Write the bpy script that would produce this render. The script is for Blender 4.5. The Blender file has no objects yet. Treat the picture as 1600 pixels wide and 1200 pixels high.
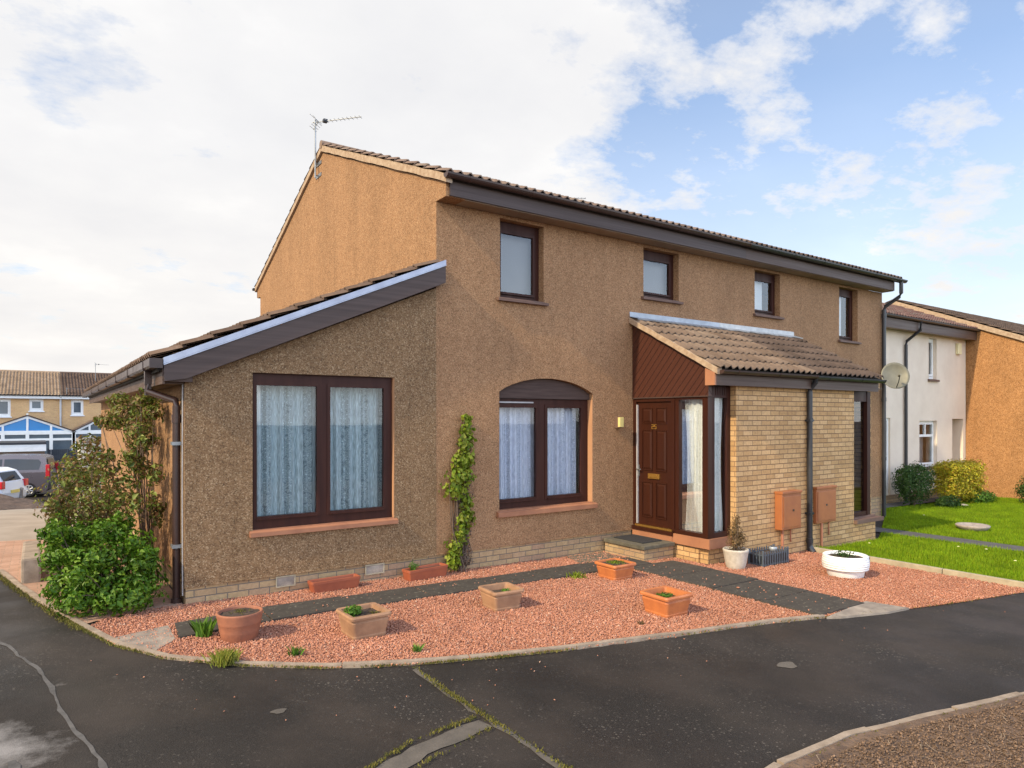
import bpy, bmesh, math, random
import numpy as np
from mathutils import Vector, Matrix
from mathutils.geometry import delaunay_2d_cdt
random.seed(7); rng = np.random.default_rng(7)
S = bpy.context.scene; COL = S.collection
R = math.radians

# ------------------------------------------------------------------ camera
cd = bpy.data.cameras.new('camera'); cam = bpy.data.objects.new('camera', cd); COL.objects.link(cam)
cam.location = (-4.29, -7.89, 2.0); cam.rotation_euler = (R(90), 0, R(-34.9))
cd.sensor_width = 36; cd.lens = 23.864; cd.shift_y = 0.0325; cd.clip_start = .05; cd.clip_end = 2000
S.camera = cam
# ------------------------------------------------------------------ light
SUN_EL, SUN_OFF = R(37), R(-6)
sdir = Vector((-math.cos(SUN_OFF) * math.cos(SUN_EL), math.sin(SUN_OFF) * math.cos(SUN_EL), math.sin(SUN_EL)))
sl = bpy.data.lights.new('sun', 'SUN'); sl.energy = 5.0; sl.angle = R(.9); sl.color = (1, .84, .57)
so = bpy.data.objects.new('sun', sl); COL.objects.link(so)
so.rotation_euler = sdir.to_track_quat('Z', 'Y').to_euler()
S.view_settings.view_transform = 'Standard'; S.view_settings.look = 'None'
S.view_settings.exposure = 0; S.view_settings.gamma = 1

class NT:
    """small node-tree helper"""
    def __init__(s, tree):
        s.t = tree; s.n = tree.nodes; s.l = tree.links
    def new(s, typ, **kw):
        n = s.n.new(typ)
        for k, v in kw.items():
            if k[0] == '_': n.inputs[k[1:].replace('_', ' ')].default_value = v
            else: setattr(n, k, v)
        return n
    def link(s, a, b): s.l.new(a, b); return s
    def math(s, op, a, b=None, clamp=False):
        n = s.new('ShaderNodeMath', operation=op); n.use_clamp = clamp
        for i, v in enumerate((a, b)):
            if v is None: continue
            if hasattr(v, 'links'): s.l.new(v, n.inputs[i])
            else: n.inputs[i].default_value = v
        return n.outputs[0]
    def mix(s, fac, a, b, blend='MIX'):
        n = s.new('ShaderNodeMix', data_type='RGBA', blend_type=blend)
        for i, v in ((0, fac), (6, a), (7, b)):
            if hasattr(v, 'links'): s.l.new(v, n.inputs[i])
            else: n.inputs[i].default_value = (*v, 1) if (i and len(v) == 3) else v
        return n.outputs[2]
    def ramp(s, fac, stops, interp='LINEAR'):
        n = s.new('ShaderNodeValToRGB'); e = n.color_ramp; e.interpolation = interp
        while len(e.elements) < len(stops): e.elements.new(.5)
        for el, (p, c) in zip(e.elements, stops):
            el.position = p; el.color = (*c, 1) if hasattr(c, '__len__') else (c, c, c, 1)
        s.l.new(fac, n.inputs[0]); return n.outputs[0]
    def noise(s, vec, scale, detail=3, rough=.55, out=0):
        n = s.new('ShaderNodeTexNoise'); n.inputs['Scale'].default_value = scale
        n.inputs['Detail'].default_value = detail; n.inputs['Roughness'].default_value = rough
        if vec is not None: s.l.new(vec, n.inputs['Vector'])
        return n.outputs[out]
    def voro(s, vec, scale, out='Color', feature='F1'):
        n = s.new('ShaderNodeTexVoronoi', feature=feature); n.inputs['Scale'].default_value = scale
        if vec is not None: s.l.new(vec, n.inputs['Vector'])
        return n.outputs[out]
    def scalevec(s, vec, sc, loc=(0, 0, 0), rot=(0, 0, 0)):
        n = s.new('ShaderNodeMapping'); n.inputs['Scale'].default_value = sc
        n.inputs['Location'].default_value = loc; n.inputs['Rotation'].default_value = rot
        s.l.new(vec, n.inputs['Vector']); return n.outputs[0]

# ------------------------------------------------------------------ sky
W = bpy.data.worlds.new('World'); S.world = W; W.use_nodes = True
w = NT(W.node_tree); bg = W.node_tree.nodes['Background']
sky = w.new('ShaderNodeTexSky', sky_type='NISHITA'); sky.sun_disc = False
sky.sun_elevation = SUN_EL; sky.sun_rotation = R(360 - (90 - math.degrees(SUN_OFF)))
sky.air_density = 1.0; sky.dust_density = 1.5; sky.ozone_density = 1.5
tc = w.new('ShaderNodeTexCoord'); sep = w.new('ShaderNodeSeparateXYZ'); w.link(tc.outputs['Generated'], sep.inputs[0])
dx, dy, dz = sep.outputs
den = w.math('ADD', w.math('MAXIMUM', dz, 0.0), .22)
cmb = w.new('ShaderNodeCombineXYZ'); w.link(w.math('DIVIDE', dx, den), cmb.inputs[0]); w.link(w.math('DIVIDE', dy, den), cmb.inputs[1])
cv = w.scalevec(cmb.outputs[0], (1.0, 1.0, 1), loc=(3.1, 1.7, 0))
cv2 = w.scalevec(cmb.outputs[0], (1.0, 1.25, 1), loc=(.4, 5.2, 0), rot=(0, 0, R(25)))
n1 = w.noise(cv, 1.5, 10, .58); n2 = w.noise(cv2, 4.2, 10, .64)
# cloud bank thick toward the west-north-west (image left), thinning to the east (image right)
side = w.math('ADD', w.math('MULTIPLY', dx, -.62), w.math('MULTIPLY', dy, .34))
bias = w.math('ADD', w.math('MULTIPLY', side, .42), .02)
cl = w.math('ADD', w.math('ADD', w.math('MULTIPLY', n1, .66), w.math('MULTIPLY', n2, .69)), bias)
# broad banks and gaps of the cloud field
for (bd, br, bw) in (((0.855, 0.34, 0.392), 0.26, 0.16), ((0.898, 0.33, 0.29), 0.16, 0.08), ((0.632, 0.666, 0.396), 0.2, 0.1), ((0.388, 0.785, 0.483), 0.26, 0.1), ((0.151, 0.889, 0.432), 0.5, 0.06), ((0.09, 0.881, 0.465), 0.09, -0.05), ((0.432, 0.764, 0.479), 0.06, -0.05), ((0.752, 0.534, 0.386), 0.2, -0.08), ((0.557, 0.695, 0.454), 0.1, -0.04), ((0.531, 0.676, 0.511), 0.1, 0.06), ((0.689, 0.545, 0.477), 0.07, 0.07)):
    dp_ = w.new('ShaderNodeVectorMath', operation='DOT_PRODUCT'); nv_ = w.new('ShaderNodeVectorMath', operation='NORMALIZE'); w.link(tc.outputs['Generated'], nv_.inputs[0])
    w.link(nv_.outputs[0], dp_.inputs[0]); dp_.inputs[1].default_value = bd
    cl = w.math('ADD', cl, w.math('MULTIPLY', w.ramp(dp_.outputs['Value'], ((math.cos(br * 1.5), 0), (math.cos(br * .3), 1)), 'EASE'), bw))
mask = w.ramp(cl, ((.65, 0), (.715, .6), (.80, 1)))
low = w.ramp(dz, ((0.0, .80), (.12, .55), (.42, .0)))
mask = w.math('MAXIMUM', mask, low)
mask = w.math('ADD', w.math('MULTIPLY', mask, .82), .18, True)
shade = w.ramp(w.noise(cv, 2.3, 6, .55), ((.30, (8.7, 8.7, 8.9)), (.55, (9.4, 9.35, 9.4)), (.72, (10.3, 10.2, 10.1))))
shade = w.mix(1.0, shade, w.ramp(dz, ((0.02, (1.06, 1.03, .985)), (.35, (1, 1, 1)))), 'MULTIPLY')
skyc = w.mix(1.0, sky.outputs[0], (2.0, 2.2, 2.35), 'MULTIPLY')
# unseen sky behind the viewer is brightened as fill for the shaded house fronts
back = w.ramp(w.math('MULTIPLY', dy, -1.0), ((.0, 1.0), (.55, 2.7))); vs_ = w.new('ShaderNodeVectorMath', operation='MULTIPLY')
w.link(w.mix(mask, skyc, shade), vs_.inputs[0]); w.link(back, vs_.inputs[1]); w.link(vs_.outputs[0], bg.inputs['Color']); bg.inputs['Strength'].default_value = .1

# ------------------------------------------------------------------ materials
def new_mat(name):
    m = bpy.data.materials.new(name); m.use_nodes = True
    t = NT(m.node_tree); b = m.node_tree.nodes['Principled BSDF']
    return m, t, b
def pos(t): return t.new('ShaderNodeNewGeometry').outputs['Position']
def isl(t): return t.new('ShaderNodeNewGeometry').outputs['Random Per Island']
def uvc(t): return t.new('ShaderNodeTexCoord').outputs['UV']
def bump(t, b, h, strength=.5, dist=.01):
    n = t.new('ShaderNodeBump'); n.inputs['Strength'].default_value = strength; n.inputs['Distance'].default_value = dist
    t.link(h, n.inputs['Height']); t.link(n.outputs[0], b.inputs['Normal'])
def M(name, c1, c2=None, scale=6, rough=.6, bmp=0, bdist=.004, bscale=None, metal=0, island=0, spec=.5, streak=None):
    m, t, b = new_mat(name); p = pos(t)
    c2 = c2 or tuple(x * .82 for x in c1)
    v = p if streak is None else t.scalevec(p, streak)
    f = t.ramp(t.noise(v, scale, 5, .6), ((.32, 0), (.68, 1)))
    c = t.mix(f, c1, c2)
    if island:
        k = t.math('ADD', t.math('MULTIPLY', isl(t), island), 1 - island / 2)
        vm = t.new('ShaderNodeVectorMath', operation='SCALE'); t.link(c, vm.inputs[0]); t.link(k, vm.inputs['Scale']); c = vm.outputs[0]
    t.link(c, b.inputs['Base Color'])
    t.link(t.math('ADD', t.math('MULTIPLY', f, .15), rough - .07, True), b.inputs['Roughness'])
    b.inputs['Metallic'].default_value = metal; b.inputs['Specular IOR Level'].default_value = spec
    if bmp: bump(t, b, t.noise(p, bscale or scale * 6, 4, .65), bmp, bdist)
    return m
def harl(name, dark, mid, light, scale=75, stain=.25, damp=0):
    m, t, b = new_mat(name); p = pos(t)
    vc = t.voro(p, scale); bw = t.new('ShaderNodeSeparateColor'); t.link(vc, bw.inputs[0])
    grain = t.math('ADD', t.math('MULTIPLY', bw.outputs[0], .7), t.math('MULTIPLY', t.noise(p, scale * .45, 3), .3))
    c = t.ramp(grain, ((.12, dark), (.45, mid), (.66, mid), (.90, light)))
    big = t.ramp(t.noise(t.scalevec(p, (1.2, 1.2, .5)), 1.1, 5, .6), ((.3, 1 - stain), (.7, 1.0)))
    c = t.mix(1, c, big, 'MULTIPLY')
    med = t.ramp(t.noise(p, 9, 4, .6), ((.3, .86), (.7, 1.06)))
    c = t.mix(1, c, med, 'MULTIPLY')
    if damp:
        st = t.ramp(t.noise(t.scalevec(p, (7, 7, .35)), 1, 4, .6), ((.5, 1), (.75, 1 - damp)))
        c = t.mix(1, c, st, 'MULTIPLY')
    t.link(c, b.inputs['Base Color']); b.inputs['Roughness'].default_value = .9; b.inputs['Specular IOR Level'].default_value = .25
    bump(t, b, t.voro(p, scale, 'Distance'), .6, .006)
    return m
def brick(name, c1, c2, c3, mortar, bw=.225, bh=.075, mort=.010, bstr=.6, off=.5):
    m, t, b = new_mat(name); u = uvc(t); p = pos(t)
    n = t.new('ShaderNodeTexBrick'); n.offset = off
    t.link(u, n.inputs['Vector']); n.inputs['Scale'].default_value = 1
    n.inputs['Brick Width'].default_value = bw; n.inputs['Row Height'].default_value = bh
    n.inputs['Mortar Size'].default_value = mort / 2; n.inputs['Mortar Smooth'].default_value = .25
    n.inputs['Color1'].default_value = (0, 0, 0, 1); n.inputs['Color2'].default_value = (1, 1, 1, 1); n.inputs['Mortar'].default_value = (.5, .5, .5, 1)
    c = t.ramp(n.outputs['Color'], ((0, c1), (.5, c2), (1, c3)))
    c = t.mix(1, c, t.ramp(t.noise(p, 28, 4, .7), ((.25, .74), (.7, 1.08))), 'MULTIPLY')
    c = t.mix(1, c, t.ramp(t.noise(p, 1.3, 4), ((.3, .85), (.7, 1.05))), 'MULTIPLY')
    c = t.mix(n.outputs['Fac'], c, mortar)
    t.link(c, b.inputs['Base Color']); b.inputs['Roughness'].default_value = .88; b.inputs['Specular IOR Level'].default_value = .25
    h = t.math('ADD', t.math('MULTIPLY', t.math('SUBTRACT', 1.0, n.outputs['Fac']), 1.0), t.math('MULTIPLY', t.noise(p, 90, 3), .35))
    bump(t, b, h, bstr, .008)
    return m
def glass(name, refl=.32, tint=(.9, .93, .95), rough=.0):
    m, t, b = new_mat(name); t.n.remove(b); o = t.n['Material Output']
    tr = t.new('ShaderNodeBsdfTransparent'); tr.inputs[0].default_value = (*tint, 1)
    gl = t.new('ShaderNodeBsdfGlossy'); gl.inputs['Roughness'].default_value = rough; gl.inputs['Color'].default_value = (.95, .97, 1, 1)
    fr = t.new('ShaderNodeLayerWeight'); fr.inputs['Blend'].default_value = .35
    nb = t.new('ShaderNodeBump'); nb.inputs['Strength'].default_value = .02; nb.inputs['Distance'].default_value = .02
    t.link(t.noise(pos(t), 1.6, 2), nb.inputs['Height']); t.link(nb.outputs[0], gl.inputs['Normal'])
    f = t.math('ADD', t.math('MULTIPLY', fr.outputs['Fresnel'], .7), refl, True)
    mx = t.new('ShaderNodeMixShader'); t.link(f, mx.inputs[0]); t.link(tr.outputs[0], mx.inputs[1]); t.link(gl.outputs[0], mx.inputs[2])
    t.link(mx.outputs[0], o.inputs[0]); return m
def lace(name, col, col2, thin=.45, sc=1.0):
    m, t, b = new_mat(name); u = uvc(t); o = t.n['Material Output']
    sp = t.new('ShaderNodeSeparateXYZ'); t.link(u, sp.inputs[0]); x, z = sp.outputs[0], sp.outputs[1]
    # vertical bands of leafy openwork between plain net stripes
    band = t.ramp(t.math('ADD', t.math('SINE', t.math('MULTIPLY', x, 26 * sc)), t.math('MULTIPLY', t.noise(t.scalevec(u, (6, .01, 1)), 1, 2), .8)), ((.3, 0), (.9, 1)))
    vv = t.voro(t.scalevec(u, (34 * sc, 26 * sc, 1)), 1.0, 'Distance'); v2 = t.voro(t.scalevec(u, (95 * sc, 80 * sc, 1)), 1.0, 'Distance')
    lw = t.ramp(t.math('ADD', t.math('MULTIPLY', vv, .75), t.math('MULTIPLY', v2, .45)), ((.30, .95), (.52, .25), (.70, .7), (.85, .15)))
    net = t.ramp(t.noise(t.scalevec(u, (220, 10, 1)), 1, 2), ((.4, .45), (.62, .95)))
    a = t.math('ADD', t.math('MULTIPLY', band, lw), t.math('MULTIPLY', t.math('SUBTRACT', 1.0, band), net), True)
    alpha = t.math('ADD', t.math('MULTIPLY', a, 1 - thin), thin, True)
    t.link(t.mix(a, col2, col), b.inputs['Base Color']); b.inputs['Roughness'].default_value = .9
    tl = t.new('ShaderNodeBsdfTransparent'); mx = t.new('ShaderNodeMixShader')
    t.link(alpha, mx.inputs[0]); t.link(tl.outputs[0], mx.inputs[1]); t.link(b.outputs[0], mx.inputs[2]); t.link(mx.outputs[0], o.inputs[0])
    return m
def leafmat(name, cols, trans=.3, rough=.5):
    m, t, b = new_mat(name); o = t.n['Material Output']
    c = t.ramp(isl(t), [(i / max(1, len(cols) - 1), k) for i, k in enumerate(cols)])
    c = t.mix(1, c, t.ramp(t.noise(pos(t), 2.6, 3), ((.3, .72), (.7, 1.15))), 'MULTIPLY')
    t.link(c, b.inputs['Base Color']); b.inputs['Roughness'].default_value = rough; b.inputs['Specular IOR Level'].default_value = .22
    tr = t.new('ShaderNodeBsdfTranslucent'); t.link(c, tr.inputs[0])
    mx = t.new('ShaderNodeMixShader'); mx.inputs[0].default_value = trans
    t.link(b.outputs[0], mx.inputs[1]); t.link(tr.outputs[0], mx.inputs[2]); t.link(mx.outputs[0], o.inputs[0]); return m
def wood(name, c1, c2, rough=.45, streak=(3, 3, 60), spec=.3):
    return M(name, c1, c2, 1.0, rough, .25, .002, 1.5, streak=streak, spec=spec)
def tiles(name, c1, c2, c3, lichen=.25):
    m, t, b = new_mat(name); p = pos(t)
    c = t.ramp(isl(t), ((0, c1), (.5, c2), (1, c3)))
    c = t.mix(1, c, t.ramp(t.noise(p, 7, 6, .7), ((.25, .66), (.7, 1.12))), 'MULTIPLY')
    c = t.mix(t.ramp(t.noise(p, 22, 4, .7), ((.58, 0), (.75, lichen))), c, (.42, .38, .28))
    t.link(c, b.inputs['Base Color']); b.inputs['Roughness'].default_value = .88; b.inputs['Specular IOR Level'].default_value = .25
    bump(t, b, t.noise(p, 120, 3), .35, .004); return m

mt = {}
mt['harl'] = harl('harl_main', (.175, .090, .046), (.37, .202, .102), (.52, .335, .19), 100, .20, .10)
mt['harl_ext'] = harl('harl_extension', (.105, .060, .031), (.255, .150, .075), (.47, .345, .21), 96, .18, .08)
mt['harl_orange'] = harl('harl_neighbour', (.22, .10, .04), (.42, .205, .080), (.55, .30, .14), 60, .2, .15)
mt['render_cream'] = M('cream_render', (.76, .635, .51), (.68, .555, .44), 1.6, .9, .3, .004, 60)
mt['plinth'] = brick('plinth_brick', (.36, .23, .13), (.46, .32, .17), (.40, .25, .16), (.17, .14, .11), .225, .075, .012)
mt['buff'] = brick('buff_brick', (.48, .278, .122), (.575, .348, .158), (.64, .40, .195), (.235, .145, .082), .225, .075, .013, .8)
mt['farbrick'] = brick('far_brick', (.66, .41, .19), (.72, .46, .22), (.63, .38, .19), (.55, .40, .26), .225, .075, .01, .2)
mt['tile_old'] = tiles('tile_weathered', (.150, .097, .063), (.19, .126, .085), (.225, .157, .108), .25)
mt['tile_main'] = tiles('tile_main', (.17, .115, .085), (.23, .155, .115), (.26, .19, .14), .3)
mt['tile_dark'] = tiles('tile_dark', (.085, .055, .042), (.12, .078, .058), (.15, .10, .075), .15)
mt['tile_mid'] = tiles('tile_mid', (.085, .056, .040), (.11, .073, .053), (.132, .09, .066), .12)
mt['tile_far'] = tiles('tile_far', (.26, .18, .12), (.33, .23, .15), (.36, .26, .18), .1)
mt['tile_red'] = tiles('tile_neighbour', (.16, .085, .07), (.22, .12, .095), (.2, .15, .12), .1)
mt['mortar'] = M('verge_mortar', (.44, .33, .23), (.30, .20, .13), 14, .9, .6, .01, 60)
mt['fascia'] = wood('fascia_stain', (.082, .054, .046), (.060, .040, .034), .5, (.6, 3, 40))
mt['fascia_b'] = wood('fascia_brown', (.10, .062, .046), (.072, .042, .032), .5, (.6, 3, 40))
mt['soffit'] = M('soffit_board', (.30, .22, .155), (.25, .18, .125), 3, .7)
mt['gut_brown'] = M('gutter_brown', (.060, .032, .026), (.042, .024, .020), 5, .35)
mt['gut_black'] = M('gutter_black', (.022, .023, .028), (.034, .034, .038), 5, .35)
mt['pipe_brown'] = M('downpipe_brown', (.045, .022, .018), (.034, .018, .015), 5, .32)
mt['frame'] = wood('window_stain', (.052, .0165, .0105), (.033, .0105, .0075), .45, (12, 12, 1.5), .2)
mt['door'] = wood('door_mahogany', (.044, .0125, .0062), (.032, .0088, .0046), .36, (14, 14, 1.2))
mt['archwood'] = wood('weathered_board', (.085, .052, .042), (.055, .034, .028), .7, (2, 2, 30))
mt['tersill'] = M('terracotta_sill', (.38, .165, .082), (.28, .115, .06), 3.0, .6, .3, .003, 60)
mt['reveal'] = M('reveal_render', (.47, .24, .12), (.40, .20, .10), 3, .8)
mt['brownsill'] = M('brown_sill', (.15, .085, .06), (.12, .065, .048), 4, .7)
mt['lead'] = M('lead_flashing', (.42, .44, .47), (.30, .32, .35), 5, .45, .3, .006, 20, metal=.3)
mt['leadw'] = M('lead_white', (.62, .61, .58), (.45, .45, .44), 7, .6, .3, .006, 20)
mt['trim'] = M('verge_trim', (.40, .43, .52), (.32, .34, .42), 3, .35, metal=.35)
mt['brass'] = M('brass', (.62, .36, .09), (.45, .25, .06), 40, .32, metal=.8)
mt['grey_metal'] = M('grey_metal', (.33, .34, .35), (.24, .25, .26), 10, .4, metal=.7)
mt['white'] = M('white_paint', (.80, .80, .79), (.72, .72, .70), 5, .4)
mt['seal'] = M('door_seal', (.42, .40, .40), (.34, .32, .32), 5, .4)
mt['glass'] = glass('pane_glass', .02); mt['glass_up'] = glass('pane_glass_upper', .05)
mt['glass_far'] = M('pane_far', (.07, .09, .11), (.13, .16, .18), .8, .08)
mt['carglass'] = M('car_glass', (.018, .022, .028), (.03, .036, .045), .8, .06); mt['blueglass'] = M('pane_blue', (.025, .20, .48), (.045, .25, .55), .5, .15)
mt['lace1'] = lace('lace_teal', (.72, .82, .82), (.36, .47, .50), .46)
mt['lace2'] = lace('lace_white', (.90, .91, .97), (.62, .67, .80), .62, 1.15)
mt['net'] = lace('net_plain', (.94, .93, .88), (.80, .81, .76), .72, 1.3)
mt['blind'] = M('blind', (.82, .80, .77), (.76, .74, .71), 2, .8)
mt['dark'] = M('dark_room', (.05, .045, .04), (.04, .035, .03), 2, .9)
mt['greyblind'] = M('grey_blind', (.30, .28, .26), (.26, .245, .23), 2, .9)
mt['clad'] = None
mt['terr_orange'] = M('terracotta_orange', (.53, .175, .055), (.40, .12, .04), 7, .55, .25, .003, 50)
mt['terr_pink'] = M('terracotta_weathered', (.40, .22, .12), (.24, .125, .068), 5, .75, .35, .004, 50)
mt['terr_red'] = M('terracotta_red', (.34, .09, .038), (.26, .065, .03), 6, .6, .25, .003, 40)
mt['terr_round'] = M('terracotta_round', (.36, .135, .07), (.22, .085, .05), 6, .75, .35, .004, 50)
mt['potstone'] = M('pot_stone', (.56, .50, .42), (.43, .37, .30), 18, .85, .7, .008, 55)
mt['tubwhite'] = M('tub_white', (.84, .84, .83), (.74, .73, .71), 6, .45, .1, .002, 40)
mt['crate'] = M('trough_plastic', (.085, .105, .125), (.065, .08, .10), 8, .5)
mt['soil'] = M('soil', (.085, .055, .038), (.04, .027, .02), 22, .95, .9, .02, 45)
mt['meter'] = M('meter_box', (.36, .125, .042), (.29, .095, .034), 4, .45)
mt['cop'] = M('pipe_orange', (.45, .18, .09), (.3, .12, .07), 9, .5)
mt['mat_rub'] = M('rubber_mat', (.018, .018, .020), (.03, .03, .033), 60, .85, .8, .006, 160)
mt['slab'] = tiles('paving_slab', (.056, .048, .040), (.068, .058, .048), (.082, .070, .058), .5)
mt['slab_pale'] = M('pale_slab', (.36, .30, .24), (.16, .13, .11), 5.5, .9, .5, .005, 60)
mt['step'] = M('step_slab', (.135, .115, .08), (.07, .062, .045), 6, .9, .5, .005, 60)
mt['kerb'] = M('kerb_stone', (.36, .28, .21), (.22, .165, .12), 7, .9, .6, .008, 60)
mt['edging'] = M('lawn_edging', (.42, .35, .24), (.30, .25, .17), 6, .9, .4, .006, 50)
mt['stone'] = M('grey_stone', (.40, .34, .29), (.27, .22, .19), 12, .9, .6, .01, 40)
mt['dish'] = M('dish_metal', (.19, .175, .125), (.14, .13, .095), 5, .5, metal=.15)
mt['cream_box'] = M('cream_plastic', (.80, .70, .42), (.72, .62, .36), 6, .5)
mt['lampface'] = M('lamp_panel', (.75, .62, .24), (.66, .53, .20), 6, .3)
mt['bark'] = M('bark', (.16, .11, .075), (.09, .06, .045), 14, .9, .6, .01, 50)
mt['leaf_bright'] = leafmat('leaf_bright', ((.04, .095, .007), (.085, .185, .012), (.18, .28, .03), (.10, .19, .015), (.055, .13, .010)), .3, .35)
mt['leaf_rose'] = leafmat('leaf_rose', ((.07, .11, .018), (.12, .16, .025), (.26, .28, .06), (.22, .12, .05), (.17, .10, .045), (.11, .16, .022)), .3, .4)
mt['leaf_vine'] = leafmat('leaf_vine', ((.12, .19, .012), (.21, .29, .02), (.31, .33, .04), (.08, .13, .012)), .3, .5)
mt['leaf_dark'] = leafmat('leaf_dark', ((.030, .070, .014), (.055, .11, .02), (.08, .14, .03)), .25, .5)
mt['leaf_gold'] = leafmat('leaf_gold', ((.42, .38, .02), (.60, .52, .04), (.50, .30, .03), (.32, .38, .03)), .3, .5)
mt['leaf_green'] = leafmat('leaf_green', ((.09, .18, .02), (.14, .27, .03), (.10, .2, .04)), .3, .5)
mt['leaf_dry'] = leafmat('leaf_dry', ((.20, .125, .06), (.26, .16, .07), (.15, .11, .045)), .2, .8)
mt['grass'] = leafmat('grass_blade', ((.125, .23, .004), (.19, .31, .006), (.28, .36, .014), (.145, .26, .005)), .35, .7)
mt['grass_dry'] = leafmat('grass_dry', ((.22, .25, .03), (.33, .30, .06), (.15, .22, .02)), .3, .7)
mt['moss'] = leafmat('moss_tuft', ((.12, .115, .02), (.20, .17, .04), (.08, .085, .02)), .2, .8)
mt['lawn'] = M('lawn_ground', (.085, .135, .006), (.12, .16, .010), 3, .95, .6, .02, 40, spec=.0)
mt['tyre'] = M('tyre', (.018, .018, .018), (.025, .025, .025), 10, .8)
mt['rim'] = M('wheel_rim', (.55, .55, .56), (.45, .45, .46), 10, .35, metal=.6)
mt['carwhite'] = M('car_white', (.78, .80, .83), (.72, .74, .78), 1, .2)
mt['cargrey'] = M('car_grey', (.145, .125, .14), (.12, .105, .12), 1, .25, metal=.35)
mt['red'] = M('tail_red', (.55, .02, .03), (.45, .015, .02), 4, .2)
mt['plate'] = M('plate_yellow', (.75, .58, .15), (.7, .53, .12), 4, .4)
mt['orange'] = M('orange_plastic', (.75, .14, .03), (.65, .11, .02), 4, .5)
mt['fence'] = M('fence_dark', (.040, .042, .050), (.028, .03, .036), 4, .8)
mt['garage'] = wood('garage_board', (.20, .135, .09), (.16, .105, .07), .8, (20, 20, 1))
mt['shed'] = M('cream_shed', (.66, .58, .46), (.58, .50, .40), 2, .8)
mt['pebble'] = None

def gravel_mat(base=False):
    m, t, b = new_mat('gravel_bed' if base else 'gravel_stone'); p = pos(t)
    if base:
        vc = t.voro(p, 48); sc = t.new('ShaderNodeSeparateColor'); t.link(vc, sc.inputs[0]); f = sc.outputs[0]
    else: f = isl(t)
    c = t.ramp(f, ((0, (.34, .145, .088)), (.3, (.42, .185, .115)), (.7, (.49, .22, .138)), (.93, (.54, .27, .175)), (1, (.52, .35, .26))))
    c = t.mix(1, c, t.ramp(t.noise(p, 1.4, 4), ((.3, .86), (.7, 1.08))), 'MULTIPLY')
    t.link(c, b.inputs['Base Color']); b.inputs['Roughness'].default_value = .85; b.inputs['Specular IOR Level'].default_value = .2
    if base: bump(t, b, t.voro(p, 48, 'Distance'), 1, .02)
    else: bump(t, b, t.noise(p, 160, 2), .3, .003)
    return m
mt['gravel_base'] = gravel_mat(True); mt['gravel'] = gravel_mat(False)

def asphalt_mat():
    m, t, b = new_mat('asphalt'); p = pos(t)
    fine = t.noise(p, 140, 3, .8); vd = t.voro(p, 85); sc = t.new('ShaderNodeSeparateColor'); t.link(vd, sc.inputs[0])
    c = t.ramp(fine, ((.25, (.010, .0084, .0074)), (.48, (.025, .0212, .0188)), (.72, (.068, .058, .050))))
    chip = t.ramp(sc.outputs[0], ((.955, 0), (.97, 1)))
    near = t.math('MULTIPLY', chip, t.ramp(t.noise(p, 1.1, 3), ((.42, .12), (.6, .6))))
    c = t.mix(near, c, (.17, .148, .125))
    worn = t.ramp(t.noise(t.scalevec(p, (1, .7, 1), rot=(0, 0, .5)), .95, 6, .62), ((.44, 0), (.64, .8)))
    c = t.mix(worn, c, t.mix(fine, (.036, .028, .023), (.068, .054, .045)))
    dark = t.ramp(t.noise(p, .55, 4, .55), ((.35, .72), (.6, 1.05)))
    c = t.mix(1, c, dark, 'MULTIPLY')
    pale = t.ramp(t.noise(t.scalevec(p, (1, 1, 1), loc=(4, 9, 0)), 2.2, 4, .6), ((.70, 0), (.76, .55)))
    c = t.mix(pale, c, (.19, .17, .155))
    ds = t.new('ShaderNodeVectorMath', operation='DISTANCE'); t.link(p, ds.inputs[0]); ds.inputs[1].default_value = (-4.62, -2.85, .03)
    glare = t.math('SUBTRACT', t.math('ADD', t.math('MULTIPLY', t.noise(p, 5, 6, .7), .55), t.math('MULTIPLY', t.noise(p, 1.6, 2), .3)), t.math('MULTIPLY', ds.outputs['Value'], .75))
    c = t.mix(t.ramp(glare, ((.08, 0), (.30, .85))), c, (.27, .25, .24))  # whitish sun glare on the tarmac, painted into its colour
    t.link(c, b.inputs['Base Color'])
    t.link(t.ramp(t.noise(p, 1.2, 4), ((.35, .48), (.65, .85))), b.inputs['Roughness'])
    b.inputs['Specular IOR Level'].default_value = .22
    bump(t, b, t.math('ADD', t.noise(p, 150, 2), t.math('MULTIPLY', t.voro(p, 110, 'Distance'), .6)), .5, .004)
    return m
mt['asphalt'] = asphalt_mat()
mt['asphalt2'] = M('path_asphalt', (.10, .092, .088), (.07, .065, .062), 5, .9, .5, .005, 120)
mt['seam'] = M('patch_concrete', (.125, .105, .086), (.070, .060, .050), 6, .9, .6, .006, 70)
mt['crackfill'] = M('crack_sealer', (.115, .105, .098), (.06, .055, .052), 9, .8, .5, .004, 60)
mt['glare_patch'] = M('painted_glare', (.42, .40, .40), (.12, .11, .11), 3.2, .55)  # pale colour for the painted glare on the tarmac
mt['concrete'] = M('drive_concrete', (.36, .30, .245), (.27, .225, .18), 1.4, .9, .4, .006, 60)
mt['redbrick'] = brick('drive_paviour', (.42, .24, .16), (.50, .30, .21), (.46, .28, .2), (.27, .20, .14), .20, .10, .008, .5)
mt['earth'] = M('bare_earth', (.20, .126, .08), (.10, .062, .042), 9, .95, 1.0, .03, 28)
mt['mound'] = M('earth_mound', (.15, .10, .075), (.075, .05, .04), 5, .95, 1.0, .05, 14)

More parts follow.
